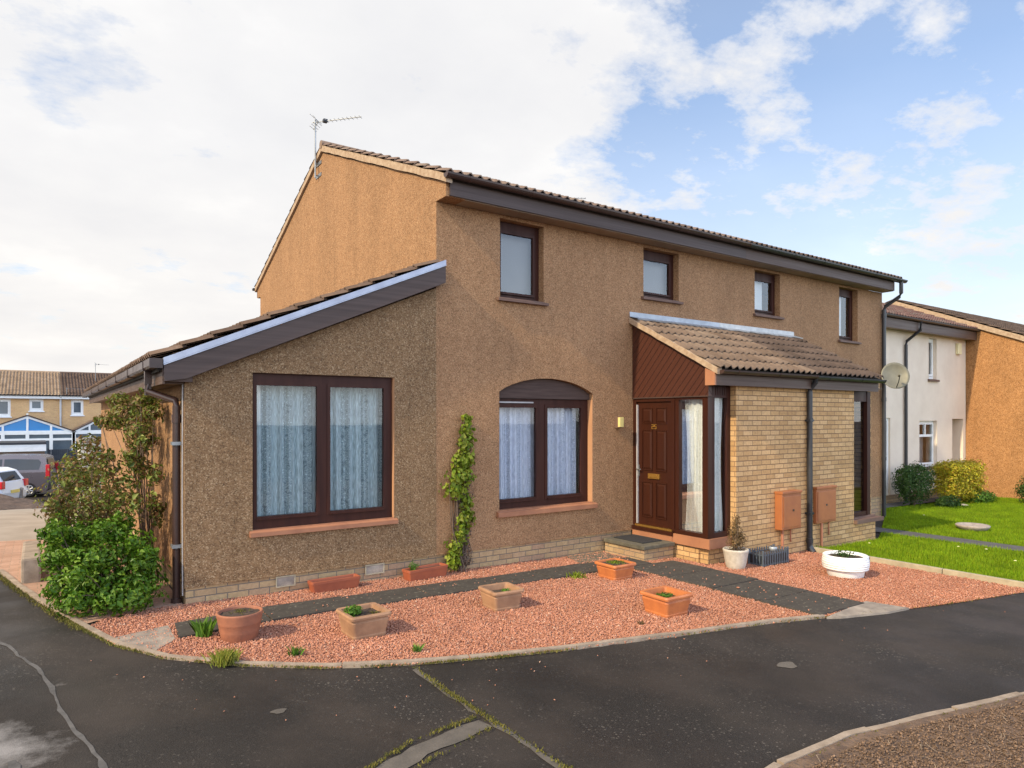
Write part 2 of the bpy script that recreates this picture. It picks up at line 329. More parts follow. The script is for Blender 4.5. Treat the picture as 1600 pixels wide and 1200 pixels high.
def clad_mat():
    m, t, b = new_mat('diagonal_cladding'); u = uvc(t); p = pos(t)
    v = t.scalevec(u, (1, 1, 1), rot=(0, 0, R(48)))
    sp = t.new('ShaderNodeSeparateXYZ'); t.link(v, sp.inputs[0])
    fr = t.math('FRACT', t.math('MULTIPLY', sp.outputs[1], 11.0))
    gap = t.ramp(fr, ((0, 0), (.06, 0), (.12, 1), (.93, 1), (1, .1)))
    worn = t.ramp(t.noise(t.scalevec(v, (3, 40, 1)), 1.0, 4, .7), ((.58, 0), (.75, .55)))
    c = t.mix(t.noise(t.scalevec(v, (2, 30, 1)), 1, 4), (.078, .024, .013), (.050, .015, .009))
    edge = t.ramp(fr, ((.80, 0), (.9, 1), (.97, 0)))
    c = t.mix(t.math('MULTIPLY', edge, worn), c, (.26, .14, .09))
    c = t.mix(t.math('SUBTRACT', 1.0, gap), c, (.03, .01, .008))
    t.link(c, b.inputs['Base Color']); b.inputs['Roughness'].default_value = .42
    bump(t, b, gap, .8, .008); return m
mt['clad'] = clad_mat()

# ------------------------------------------------------------------ mesh helpers
WO = {}
def link(o, parent=None, origin=(0, 0, 0)):
    COL.objects.link(o); o.parent = parent
    po = WO.get(parent.name, Vector((0, 0, 0))) if parent else Vector((0, 0, 0))
    o.location = Vector(origin) - po; WO[o.name] = Vector(origin); return o
def tag(o, label=None, cat=None, group=None, kind=None):
    if label: o['label'] = label
    if cat: o['category'] = cat
    if group: o['group'] = group
    if kind: o['kind'] = kind
    return o
def empty(name, loc, label, cat, group=None):
    o = bpy.data.objects.new(name, None); link(o, None, loc); o.empty_display_size = .2
    return tag(o, label, cat, group)
def box_uv(me, off=(0, 0, 0)):
    n = len(me.loops)
    if not n: return
    co = np.empty(len(me.vertices) * 3); me.vertices.foreach_get('co', co); co = co.reshape(-1, 3) + np.array(off)
    vi = np.empty(n, 'i'); me.loops.foreach_get('vertex_index', vi)
    pn = np.empty(len(me.polygons) * 3); me.polygons.foreach_get('normal', pn); pn = np.abs(pn.reshape(-1, 3))
    lt = np.empty(len(me.polygons), 'i'); me.polygons.foreach_get('loop_total', lt)
    ax = np.repeat(pn.argmax(1), lt); c = co[vi]; uv = np.empty((n, 2))
    for a, (i, j) in enumerate(((1, 2), (0, 2), (0, 1))):
        k = ax == a; uv[k, 0] = c[k, i]; uv[k, 1] = c[k, j]
    me.uv_layers.new(name='UVMap').data.foreach_set('uv', uv.ravel())
class MB:
    def __init__(s): s.v = []; s.f = []; s.sm = []
    def add(s, vs, fs, smooth=False):
        o = len(s.v); s.v += [tuple(v) for v in vs]
        for f in fs: s.f.append(tuple(i + o for i in f)); s.sm.append(smooth)
        return s
    def box(s, x0, x1, y0, y1, z0, z1, bev=0):
        if x0 > x1: x0, x1 = x1, x0
        if y0 > y1: y0, y1 = y1, y0
        if z0 > z1: z0, z1 = z1, z0
        if bev:
            b = min(bev, (x1 - x0) * .45, (y1 - y0) * .45, (z1 - z0) * .45)
            bm = bmesh.new(); bmesh.ops.create_cube(bm, size=1)
            for v in bm.verts: v.co = ((x0 + x1) / 2 + v.co.x * (x1 - x0), (y0 + y1) / 2 + v.co.y * (y1 - y0), (z0 + z1) / 2 + v.co.z * (z1 - z0))
            bmesh.ops.bevel(bm, geom=bm.edges[:], offset=b, segments=2, affect='EDGES', profile=.6)
            bm.verts.index_update(); s.add([v.co[:] for v in bm.verts], [[v.index for v in f.verts] for f in bm.faces]); bm.free(); return s
        return s.add([(x, y, z) for z in (z0, z1) for y in (y0, y1) for x in (x0, x1)],
                     [(0, 2, 3, 1), (4, 5, 7, 6), (0, 1, 5, 4), (2, 6, 7, 3), (0, 4, 6, 2), (1, 3, 7, 5)])
    def prism(s, pts, a, b, axis='y'):
        """extrude a 2-D polygon (in the other two axes) from a to b along axis"""
        def p3(p, t): return {'y': (p[0], t, p[1]), 'x': (t, p[0], p[1]), 'z': (p[0], p[1], t)}[axis]
        n = len(pts); vs = [p3(p, a) for p in pts] + [p3(p, b) for p in pts]
        return s.add(vs, [tuple(range(n))[::-1], tuple(range(n, 2 * n))] + [(i, (i + 1) % n, n + (i + 1) % n, n + i) for i in range(n)])
    def tube(s, path, r, n=10, cap=True, r2=None, flat=None):
        P = [Vector(p) for p in path]; rings = []
        up = Vector((0, 0, 1))
        for i, p in enumerate(P):
            d = (P[min(i + 1, len(P) - 1)] - P[max(i - 1, 0)]).normalized()
            a = d.cross(up if abs(d.z) < .95 else Vector((1, 0, 0))).normalized(); b = d.cross(a).normalized()
            rr = r if r2 is None else r + (r2 - r) * i / max(1, len(P) - 1)
            rings.append([p + a * math.cos(2 * math.pi * k / n) * rr + b * math.sin(2 * math.pi * k / n) * rr * (flat or 1) for k in range(n)])
        vs = [v[:] for r_ in rings for v in r_]; fs = []
        for i in range(len(P) - 1):
            for k in range(n): fs.append((i * n + k, i * n + (k + 1) % n, (i + 1) * n + (k + 1) % n, (i + 1) * n + k))
        s.add(vs, fs, True)
        if cap: s.add([v[:] for v in rings[0]], [tuple(range(n))]); s.add([v[:] for v in rings[-1]], [tuple(range(n))[::-1]])
        return s
    def lathe(s, prof, c=(0, 0, 0), n=32, smooth=True):
        vs = []; fs = []
        for r, z in prof:
            for k in range(n): a = 2 * math.pi * k / n; vs.append((c[0] + r * math.cos(a), c[1] + r * math.sin(a), c[2] + z))
        for i in range(len(prof) - 1):
            for k in range(n): fs.append((i * n + k, i * n + (k + 1) % n, (i + 1) * n + (k + 1) % n, (i + 1) * n + k))
        return s.add(vs, fs, smooth)
    def wall(s, outer, holes, a, b, axis):
        """wall slab with holes; polygons in the plane normal to axis, a = outer face, b = inner face"""
        loops = [outer] + holes; pts = []; edges = []
        for L in loops:
            o = len(pts); pts += [Vector(p) for p in L]; edges += [(o + i, o + (i + 1) % len(L)) for i in range(len(L))]
        r = delaunay_2d_cdt(pts, edges, [], 1, 1e-5); V = r[0]
        def ins(p, L):
            c = False
            for i in range(len(L)):
                x1, y1 = L[i]; x2, y2 = L[i - 1]
                if (y1 > p[1]) != (y2 > p[1]) and p[0] < (x2 - x1) * (p[1] - y1) / (y2 - y1) + x1: c = not c
            return c
        F = []
        for f in r[2]:
            c = sum((V[i] for i in f), Vector((0, 0))) / len(f)
            if ins(c, outer) and not any(ins(c, h) for h in holes): F.append(tuple(f))
        def p3(p, t): return {'y': (p[0], t, p[1]), 'x': (t, p[0], p[1])}[axis]
        s.add([p3(v, a) for v in V], F); s.add([p3(v, b) for v in V], [f[::-1] for f in F])
        for L in loops:
            n = len(L); s.add([p3(p, a) for p in L] + [p3(p, b) for p in L], [(i, (i + 1) % n, n + (i + 1) % n, n + i) for i in range(n)])
        return s
    def build(s, name, mat, parent=None, label=None, cat=None, group=None, kind=None, fix=True, origin=None):
        me = bpy.data.meshes.new(name); V = np.array(s.v, float)
        o = np.array([(V[:, 0].min() + V[:, 0].max()) / 2, (V[:, 1].min() + V[:, 1].max()) / 2, V[:, 2].min()]) if origin is None else np.array(origin, float)
        me.from_pydata((V - o).tolist(), [], s.f)
        me.polygons.foreach_set('use_smooth', s.sm)
        if fix:
            bm = bmesh.new(); bm.from_mesh(me); bmesh.ops.recalc_face_normals(bm, faces=bm.faces); bm.to_mesh(me); bm.free()
        me.update(); box_uv(me, o); me.materials.append(mt[mat] if isinstance(mat, str) else mat)
        ob = bpy.data.objects.new(name, me); link(ob, parent, o)
        return tag(ob, label, cat, group, kind)
def fast(name, V, F, mat, parent=None, label=None, cat=None, group=None, kind=None, origin=None, smooth=False):
    V = np.asarray(V, float); F = np.asarray(F, 'i'); k = F.shape[1]
    o = np.array([V[:, 0].mean(), V[:, 1].mean(), V[:, 2].min()]) if origin is None else np.array(origin, float)
    me = bpy.data.meshes.new(name); me.vertices.add(len(V)); me.vertices.foreach_set('co', (V - o).ravel())
    me.loops.add(F.size); me.loops.foreach_set('vertex_index', F.ravel()); me.polygons.add(len(F))
    me.polygons.foreach_set('loop_start', np.arange(0, F.size, k, dtype='i')); me.polygons.foreach_set('loop_total', np.full(len(F), k, 'i'))
    if smooth: me.polygons.foreach_set('use_smooth', np.ones(len(F), bool))
    me.update(calc_edges=True); me.materials.append(mt[mat])
    ob = bpy.data.objects.new(name, me); link(ob, parent, o); return tag(ob, label, cat, group, kind)

def sstep(a, b, v):
    t = np.clip((v - a) / (b - a), 0, 1); return t * t * (3 - 2 * t)
def gz(x, y):
    x = np.asarray(x, float); y = np.asarray(y, float)
    return np.maximum(-.02 * (np.clip(x, -20, 25) + 3), -.48) - 1.55 * sstep(6, 28, y) * sstep(4, -2, x)
def g(x, y): return float(gz(x, y))
def inpoly(X, Y, L):
    c = np.zeros(X.shape, bool)
    for i in range(len(L)):
        x1, y1 = L[i]; x2, y2 = L[i - 1]
        if y1 == y2: continue
        c ^= ((y1 > Y) != (y2 > Y)) & (X < (x2 - x1) * (Y - y1) / (y2 - y1) + x1)
    return c
def sheet(name, poly, dz, mat, res=None, kind='structure', label=None, cat=None, thick=0, parent=None):
    pts = [Vector(p) for p in poly]; n = len(pts); edges = [(i, (i + 1) % n) for i in range(n)]
    if res:
        P = np.array(poly); xs = np.arange(P[:, 0].min() + res / 2, P[:, 0].max(), res); ys = np.arange(P[:, 1].min() + res / 2, P[:, 1].max(), res)
        X, Y = np.meshgrid(xs, ys); X = X.ravel(); Y = Y.ravel(); k = inpoly(X, Y, poly)
        pts += [Vector((a, b)) for a, b in zip(X[k], Y[k])]
    r = delaunay_2d_cdt(pts, edges, [], 1, 1e-5); V = r[0]
    F = [f for f in r[2] if inpoly(np.array([sum(V[i].x for i in f) / len(f)]), np.array([sum(V[i].y for i in f) / len(f)]), poly)[0]]
    mb = MB(); top = [(v.x, v.y, g(v.x, v.y) + dz) for v in V]; mb.add(top, F)
    if thick:
        a = [(p[0], p[1], g(*p) + dz) for p in poly]; b = [(p[0], p[1], g(*p) + dz - thick) for p in poly]
        mb.add(a + b, [(i, (i + 1) % n, n + (i + 1) % n, n + i) for i in range(n)])
    o = mb.build(name, mat, parent, label, cat, None, kind)
    # up-facing
    me = o.data
    if me.polygons and sum(p.normal.z for p in me.polygons) < 0: me.flip_normals()
    return o

# ------------------------------------------------------------------ ground
xs = np.concatenate([np.linspace(-400, -30, 12), np.linspace(-24, 30, 55), np.linspace(40, 400, 12)])
ys = np.concatenate([np.linspace(-200, -20, 8), np.linspace(-15, 60, 76), np.linspace(75, 500, 12)])
X, Y = np.meshgrid(xs, ys); Z = gz(X, Y); nx = len(xs); ny = len(ys)
idx = np.arange(nx * ny).reshape(ny, nx)
Fq = np.stack([idx[:-1, :-1], idx[:-1, 1:], idx[1:, 1:], idx[1:, :-1]], -1).reshape(-1, 4)
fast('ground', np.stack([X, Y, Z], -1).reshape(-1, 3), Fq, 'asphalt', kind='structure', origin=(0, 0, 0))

KERB = [(-4.72, 2.95), (-4.50, 1.85), (-4.28, .9), (-4.08, .1), (-3.93, -.45), (-3.74, -1.10), (-3.43, -1.68), (-2.94, -2.19), (-2.42, -2.58), (-1.81, -2.88), (-1.1, -3.11), (-.39, -3.30), (.7, -3.53), (1.78, -3.73), (3.43, -4.19), (4.4, -4.40), (5.95, -4.66)]
def offset(line, d):
    out = []
    for i, p in enumerate(line):
        a = Vector(line[max(i - 1, 0)]); b = Vector(line[min(i + 1, len(line) - 1)]); t = (b - a).normalized()
        out.append((p[0] - t.y * d, p[1] + t.x * d))
    return out
def resample(line, step):
    out = [Vector(line[0])]
    for a, b in zip(line[:-1], line[1:]):
        a = Vector(a); b = Vector(b); n = max(1, int((b - a).length / step))
        out += [a + (b - a) * i / n for i in range(1, n + 1)]
    return [tuple(p) for p in out]
# gravel garden bed
GR = KERB[4:] + [(5.95, -1.6), (3.6, -1.5), (3.6, 0), (-3.02, .02), (-3.25, -.0), (-3.75, -.1)]
sheet('gravel_bed', GR, .006, 'gravel_base', .6)
PATH = [(-3.28, -1.22), (-2.36, -1.09), (1.45, -.98), (2.42, -1.02), (2.47, -3.92), (3.42, -3.80), (3.30, -1.05), (2.95, -.9), (2.95, -.42), (-2.36, -.56), (-3.20, -.72)]
CONC = [(2.47, -3.95), (2.62, -4.03), (3.25, -4.20), (3.62, -4.24), (3.50, -3.83), (3.42, -3.83)]
SLABS = []
xs_ = [-3.24, -2.40, -1.50, -.62, .26, 1.12, 2.02, 2.93]
for i, (a, b) in enumerate(zip(xs_[:-1], xs_[1:])):
    j = lambda s=.012: random.uniform(-s, s)
    lo = -1.12 + .0 * a; hi = -.58 + .02 * a
    if i == 0: SLABS.append([(a - .02, -1.20), (b - .02, -1.10), (b - .02, -.60), (a + .02, -.72)])
    else: SLABS.append([(a + j(), -1.08 + j()), (b - .012, -1.06 + j()), (b - .012, -.56 + j()), (a + j(), -.58 + j())])
ys_ = [-1.08, -1.80, -2.52, -3.22, -3.90]
for a, b in zip(ys_[:-1], ys_[1:]): SLABS.append([(2.45 + j(), b + .012), (3.38 + j(), b + .03), (3.34 + j(), a), (2.42 + j(), a)])
for q in SLABS: sheet('path', q, .03 + random.uniform(-.004, .004), 'slab', .4, thick=.04)
sheet('path', [(-3.80, -.92), (-3.28, -.74), (-3.29, -1.22), (-3.47, -1.45), (-3.68, -1.12)], .022, 'slab_pale', .3, thick=.03)
sheet('path', CONC, .022, 'slab_pale', .3, thick=.03)
sheet('path', [(2.05, -.50), (2.92, -.46), (2.92, -.03), (2.2, -.03)], .02, 'step', .3, thick=.03)

# kerb stones along the bed
cl = resample(KERB, .30)
def strip(line, wid, h, inset=0):
    a = offset(line, -inset); b = offset(line, -inset + wid); mb = MB(); n = len(line)
    vs = []
    for i in range(n):
        za = g(*a[i]); zb = g(*b[i])
        vs += [(*a[i], za - .05), (*a[i], za + h), (*b[i], zb + h), (*b[i], zb - .05)]
    fs = [(4 * i + k, 4 * i + k + 1, 4 * i + 5 + k, 4 * i + 4 + k) for i in range(n - 1) for k in range(3)] + [(0, 1, 2, 3), (4 * n - 1, 4 * n - 2, 4 * n - 3, 4 * n - 4)]
    return mb.add(vs, fs)
base = resample(KERB, .12); seg = 8
for i in range(0, len(base) - 1, seg):
    L = base[i:i + seg + 1]
    if len(L) < 2 or L[0][0] > 2.3: continue
    L2 = [tuple(Vector(L[0]) + (Vector(L[1]) - Vector(L[0])) * .06)] + L[1:]
    L2 = [(p[0] + random.uniform(-.004, .004), p[1] + random.uniform(-.004, .004)) for p in L2]
    strip(L2, .055, random.uniform(.026, .036)).build('kerb', 'kerb', kind='structure')
# lawn, its edging and the neighbour's path
LAWN = [(6.02, -4.62), (6.02, -1.62), (8.2, -1.60), (11.6, -.02), (11.7, 12), (30, 12), (30, -9), (9.0, -5.4)]
sheet('lawn', LAWN, .015, 'lawn', 1.2)
for a, b in ((-4.56, -3.6), (-3.59, -2.6), (-2.59, -1.64)):
    MB().box(5.955, 6.015, a, b, g(6, a) - .05, g(6, a) + .085, .008).build('kerb', 'edging', kind='structure')
sheet('footpath', [(9.02, -8.8), (9.62, -8.8), (9.66, .4), (9.02, .4)], .024, 'asphalt2', .8)
sheet('footpath', [(10.7, 1.2), (10.7, .75), (30, .55), (30, 1.2)], .024, 'asphalt2', .8)
# soil strip across the footpath, with its own edging
SK = [(-1.6, -5.66), (-.74, -5.55), (-.02, -5.57), (.71, -5.70), (1.75, -5.92), (3.0, -6.3), (5, -7.1)]
sheet('soil_bed', SK + [(5, -14), (-1.6, -14)], .02, 'earth', .5)
bs = resample(SK, .15)
for i in range(0, len(bs) - 1, 5):
    L = bs[i:i + 6]
    if len(L) > 1:
        L = [tuple(Vector(L[0]) + (Vector(L[1]) - Vector(L[0])) * .12)] + L[1:]
        strip([(p[0], p[1] + random.uniform(-.006, .006)) for p in L], .05, random.uniform(.016, .028)).build('kerb', 'kerb', kind='structure')
# asphalt seams, patch and cracks
def ribbon(name, line, wid, dz, mat, jit=.3):
    L = resample(line, .09); a = offset(L, wid / 2); b = offset(L, -wid / 2)
    pa = [(p[0] + random.uniform(-jit, jit) * wid, p[1] + random.uniform(-jit, jit) * wid) for p in a]
    pb = [(p[0] + random.uniform(-jit, jit) * wid, p[1] + random.uniform(-jit, jit) * wid) for p in b]
    n = len(L); mb = MB(); mb.add([(*p, g(*p) + dz) for p in pa] + [(*p, g(*p) + dz) for p in pb], [(i, i + 1, n + i + 1, n + i) for i in range(n - 1)])
    o = mb.build(name, mat, kind='structure')
    if o.data.polygons[0].normal.z < 0: o.data.flip_normals()
ribbon('road_seam', [(-1.80, -2.98), (-1.84, -3.5), (-1.82, -4.1), (-1.80, -5.4), (-1.78, -7.5)], .050, .004, 'seam', .35)
ribbon('road_seam', [(-2.95, -4.45), (-2.4, -4.22), (-1.88, -4.12)], .15, .006, 'seam', .08)
ribbon('road_crack', [(-4.62, -.38), (-4.50, -.62), (-4.43, -.95), (-4.29, -1.40), (-4.21, -1.9), (-4.17, -2.4), (-4.08, -2.9), (-4.0, -3.3), (-3.93, -4.2), (-3.9, -6)], .026, .004, 'crackfill', .35)
ribbon('road_crack', [(-4.85, -1.15), (-4.72, -1.55), (-4.70, -1.9), (-4.60, -2.3), (-4.56, -2.75)], .024, .004, 'crackfill', .35)
ribbon('road_crack', [(-4.42, -3.05), (-4.38, -3.25), (-4.33, -3.4)], .04, .004, 'crackfill', .35)
glare_out = [(-4.62 + (.26 + .03 * math.sin(3 * a) + .015 * math.sin(7 * a)) * math.cos(a), -2.85 + (.26 + .03 * math.sin(5 * a)) * math.sin(a)) for a in np.linspace(0, 2 * math.pi, 40, endpoint=False)]  # outline of the glare painted on the tarmac
for (cx, cy, r) in ((.85, -4.55, .09), (-2.95, -3.2, .05)):
    sheet('road_stain', [(cx + r * (1 + .25 * math.sin(3 * a)) * math.cos(a), cy + r * .8 * math.sin(a)) for a in np.linspace(0, 2 * math.pi, 22, endpoint=False)], .004, 'seam', .1)
# drive to the left
sheet('driveway', [(-4.0, -.30), (-4.22, .9), (-4.44, 1.85), (-4.66, 2.95), (-5.6, 3.9), (-7.5, 4.8), (-12, 5.2), (-12, 5.6), (-6.5, 5.55), (-4.9, 5.5), (-3.03, 5.3), (-3.03, -.05), (-3.7, -.12)], .012, 'redbrick', .7)
sheet('driveway', [(-12, 5.6), (-6.5, 5.55), (-4.9, 5.5), (-3.03, 5.3), (-3.03, 12), (-2, 17), (-14, 17)], .012, 'concrete', .8)
def mound():
    V = []; n = 40
    for j in range(n):
        for i in range(n):
            x = -12 + 8.2 * i / (n - 1); y = 16.5 + 6.5 * j / (n - 1)
            h = .52 * math.sin(math.pi * i / (n - 1)) ** .6 * math.sin(math.pi * j / (n - 1)) * (1 + .5 * math.sin(x * 2.1 + y) * math.sin(y * 1.7)) + .06 * random.random()
            V.append((x, y, g(x, y) + h - .03))
    I = np.arange(n * n).reshape(n, n); F = np.stack([I[:-1, :-1], I[:-1, 1:], I[1:, 1:], I[1:, :-1]], -1).reshape(-1, 4)
    fast('soil_mound', V, F, 'mound', kind='structure', smooth=True)
mound()

# scattered stones and blades -------------------------------------------------
CAMXY = np.array([-4.29, -7.89])
OCT = np.array([(1, 0, 0), (0, 1, 0), (-1, 0, 0), (0, -1, 0), (0, 0, 1), (0, 0, -1)], float)
OF = np.array([(0, 1, 4), (1, 2, 4), (2, 3, 4), (3, 0, 4), (1, 0, 5), (2, 1, 5), (3, 2, 5), (0, 3, 5)])
def sample(poly, n, holes=(), weight=True):
    P = np.array(poly); lo = P.min(0); hi = P.max(0); out = []
    tot = 0
    while tot < n:
        q = lo + rng.random((n * 2, 2)) * (hi - lo); k = inpoly(q[:, 0], q[:, 1], poly)
        for h in holes: k &= ~inpoly(q[:, 0], q[:, 1], h)
        if weight:
            d = np.linalg.norm(q - CAMXY, axis=1); k &= rng.random(len(q)) < np.clip((5.0 / d) ** 1.3, 0, 1)
        out.append(q[k]); tot += k.sum()
    return np.concatenate(out)[:n]
def stones(name, pts, size, mat, kind, lift=.006):
    n = len(pts); s = size * rng.lognormal(0, .28, n)
    V = OCT[None] * np.stack([s * rng.uniform(.8, 1.4, n), s * rng.uniform(.7, 1.1, n), s * rng.uniform(.5, .85, n)], -1)[:, None, :]
    V += rng.normal(0, .16, V.shape) * s[:, None, None]
    a = rng.random(n) * 6.283; b = rng.normal(0, .5, n)
    ca, sa, cb, sb = np.cos(a), np.sin(a), np.cos(b), np.sin(b)
    x, y, z = V[..., 0], V[..., 1], V[..., 2]
    x, z = x * cb[:, None] - z * sb[:, None], x * sb[:, None] + z * cb[:, None]
    x, y = x * ca[:, None] - y * sa[:, None], x * sa[:, None] + y * ca[:, None]
    V = np.stack([x + pts[:, 0, None], y + pts[:, 1, None], z + (gz(pts[:, 0], pts[:, 1]) + lift + rng.uniform(0, .014, n))[:, None]], -1)
    F = (OF[None] + 6 * np.arange(n)[:, None, None]).reshape(-1, 3)
    return fast(name, V.reshape(-1, 3), F, mat, kind=kind)
tag(stones('gravel', sample(GR, 125000, SLABS + [CONC]), .0084, 'gravel', 'stuff'), 'pinkish red gravel spread over the front garden bed', 'gravel')
tag(stones('gravel', np.array([q_ for q_ in sample([(-4.2, -1.2), (-3.2, -3.6), (-1, -4.2), (2, -4.6), (4.5, -5.2), (4.4, -4.45), (1.78, -3.78), (-1.81, -2.93), (-3.43, -1.73), (-3.95, -.9)], 420, [], True)[:46]]), .0065, 'gravel', 'stuff', .004), 'stray red gravel chips scattered on the tarmac outside the kerb', 'gravel')
tag(stones('gravel', sample(PATH, 130, [], True), .009, 'gravel', 'stuff', .03), 'stray red gravel chips lying on the grey slab path', 'gravel')
SOILV = [(-.7, -5.66), (0, -5.66), (.72, -5.78), (1.75, -6.0), (3.0, -6.4), (3.0, -7.5), (-.7, -7.2)]
def mat_clod():
    mt['clod'] = M('soil_clod', (.23, .145, .092), (.105, .064, .04), 40, .95, .6, .01, 60, island=.8)
mat_clod()
tag(stones('soil_clods', sample(SOILV, 22000), .0065, 'clod', 'stuff', .022), 'loose brown clods and stones on the bare soil strip', 'soil')
def litter():
    V = []; F = []
    for p in sample(SOILV, 110):
        a = random.random() * 6.28; L = random.uniform(.03, .11); c = random.uniform(-.03, .03)
        mid = (p[0] + math.cos(a) * L / 2 - math.sin(a) * c, p[1] + math.sin(a) * L / 2 + math.cos(a) * c); e = (p[0] + math.cos(a) * L, p[1] + math.sin(a) * L)
        o = len(V); wv = (-math.sin(a) * .002, math.cos(a) * .002); z = g(*p) + .045
        for q, dzz in ((p, 0), (mid, .012), (e, .002)): V += [(q[0] - wv[0], q[1] - wv[1], z + dzz), (q[0] + wv[0], q[1] + wv[1], z + dzz)]
        F += [(o, o + 1, o + 3, o + 2), (o + 2, o + 3, o + 5, o + 4)]
    mt['straw'] = M('straw', (.36, .27, .18), (.20, .14, .09), 30, .9, island=.6)
    fast('twig_litter', V, F, 'straw', kind='stuff', label='dry pale twigs and straw littering the bare soil', cat='litter')
litter()
def blades(name, pts, h, wd, mat, kind='stuff', z=None, lean=.35, **kw):
    n = len(pts); a = rng.random(n) * 6.283; hh = h * rng.uniform(.55, 1.25, n); ww = wd * rng.uniform(.6, 1.2, n)
    la = rng.random(n) * 6.283; lx = np.cos(la) * hh * lean * rng.random(n); ly = np.sin(la) * hh * lean * rng.random(n)
    zz = gz(pts[:, 0], pts[:, 1]) + .012 if z is None else np.asarray(z)
    dx = np.cos(a) * ww / 2; dy = np.sin(a) * ww / 2
    p = pts
    V = np.stack([np.stack([p[:, 0] - dx, p[:, 1] - dy, zz], -1), np.stack([p[:, 0] + dx, p[:, 1] + dy, zz], -1),
                  np.stack([p[:, 0] + dx * .7 + lx * .4, p[:, 1] + dy * .7 + ly * .4, zz + hh * .6], -1), np.stack([p[:, 0] + lx, p[:, 1] + ly, zz + hh], -1)], 1)
    F = (np.array([(0, 1, 2, 3)])[None] + 4 * np.arange(n)[:, None, None]).reshape(-1, 4)
    return fast(name, V.reshape(-1, 3), F, mat, kind=kind, **kw)
LV = [(6.03, -4.6), (6.03, -1.64), (8.2, -1.62), (11.6, -.04), (12.2, 1.0), (20.5, 1.0), (20.5, -2.2), (9.2, -5.2)]
FP = [(9.02, -8.8), (9.62, -8.8), (9.66, .4), (9.02, .4)]
FP2 = [(10.7, 1.2), (10.7, .75), (30, .55), (30, 1.2)]
q = sample(LV, 120000, [FP, FP2], False); 
blades('grass', q, .055, .010, 'grass', label='bright green mown grass of the lawn beside the gravel', cat='grass')
q = sample([(6.02, -4.64), (6.10, -4.64), (6.12, -1.64), (6.02, -1.64)], 1800, [], False)
blades('grass', q, .085, .009, 'grass', label='taller grass growing along the lawn edging', cat='grass')
def along(line, n, sp, dens=None):
    L = np.array(resample(line, .02)); k = rng.integers(0, len(L), n)
    if dens is not None:
        nz = .5 + .5 * np.sin(L[:, 0] * 5.3 + 1) * np.sin(L[:, 1] * 4.1 + L[:, 0] * 9.7); k = k[nz[k] > rng.random(n) * dens]
    return L[k] + rng.normal(0, sp, (len(k), 2))
q = np.concatenate([along(offset(KERB[3:12], -.022), 3600, .012, 1.0), along(offset(KERB[:5], -.04), 2000, .022, 1.0), along([(-1.80, -2.95), (-1.84, -3.5), (-1.82, -4.1), (-1.80, -5.4), (-1.78, -6.5)], 2600, .014, .9), along([(-2.95, -4.36), (-2.4, -4.10), (-1.9, -4.02)], 800, .013, .9), along([(-2.95, -4.6), (-2.4, -4.36), (-1.86, -4.2)], 350, .012, .9), along(offset(SK[:5], -.02), 260, .01, 1.2), along(offset(KERB[12:], -.02), 500, .012, 1.2), along([(2.2, -.5), (2.9, -.95), (3.5, -1.0)], 300, .05, .9)])
blades('moss', q, .018, .012, 'moss', lean=.9, label='yellow green moss lining the asphalt seams and kerb', cat='moss')

# ------------------------------------------------------------------ plants helper
def leaf_mesh(P, N, size, fold=.25, asp=.55):
    """folded diamond leaves: P positions, N outward normals"""
    n = len(P); N = N / (np.linalg.norm(N, axis=1, keepdims=True) + 1e-9)
    t = rng.normal(size=(n, 3)); t -= N * (t * N).sum(1, keepdims=True); t /= np.linalg.norm(t, axis=1, keepdims=True) + 1e-9
    b = np.cross(N, t); s = (size * rng.lognormal(-.06, .24, n))[:, None]
    tip = P + t * s; l = P + t * s * .45 + b * s * asp / 2 + N * s * fold; r = P + t * s * .45 - b * s * asp / 2 + N * s * fold
    V = np.stack([P, r, tip, l], 1).reshape(-1, 3)
    F = (np.array([(0, 1, 2), (0, 2, 3)])[None] + 4 * np.arange(n)[:, None, None]).reshape(-1, 3)
    return V, F
def clumps(cs, n, shell=.55):
    """cs: (x,y,z,rx,ry,rz); leaf points in the outer shell of each ellipsoid"""
    vol = np.array([c[3] * c[4] + c[4] * c[5] + c[3] * c[5] for c in cs]); k = rng.choice(len(cs), n, p=vol / vol.sum()); C = np.array(cs)[k]
    d = rng.normal(size=(n, 3)); d /= np.linalg.norm(d, axis=1, keepdims=True)
    r = (shell + (1 - shell) * rng.random(n))[:, None] * (1 + .18 * np.sin(d[:, :1] * 7 + k[:, None]) * np.cos(d[:, 1:2] * 6))
    P = C[:, :3] + d * r * C[:, 3:]; N = d / C[:, 3:] + rng.normal(0, .9, (n, 3)) + np.array([0, 0, .5]); return P, N
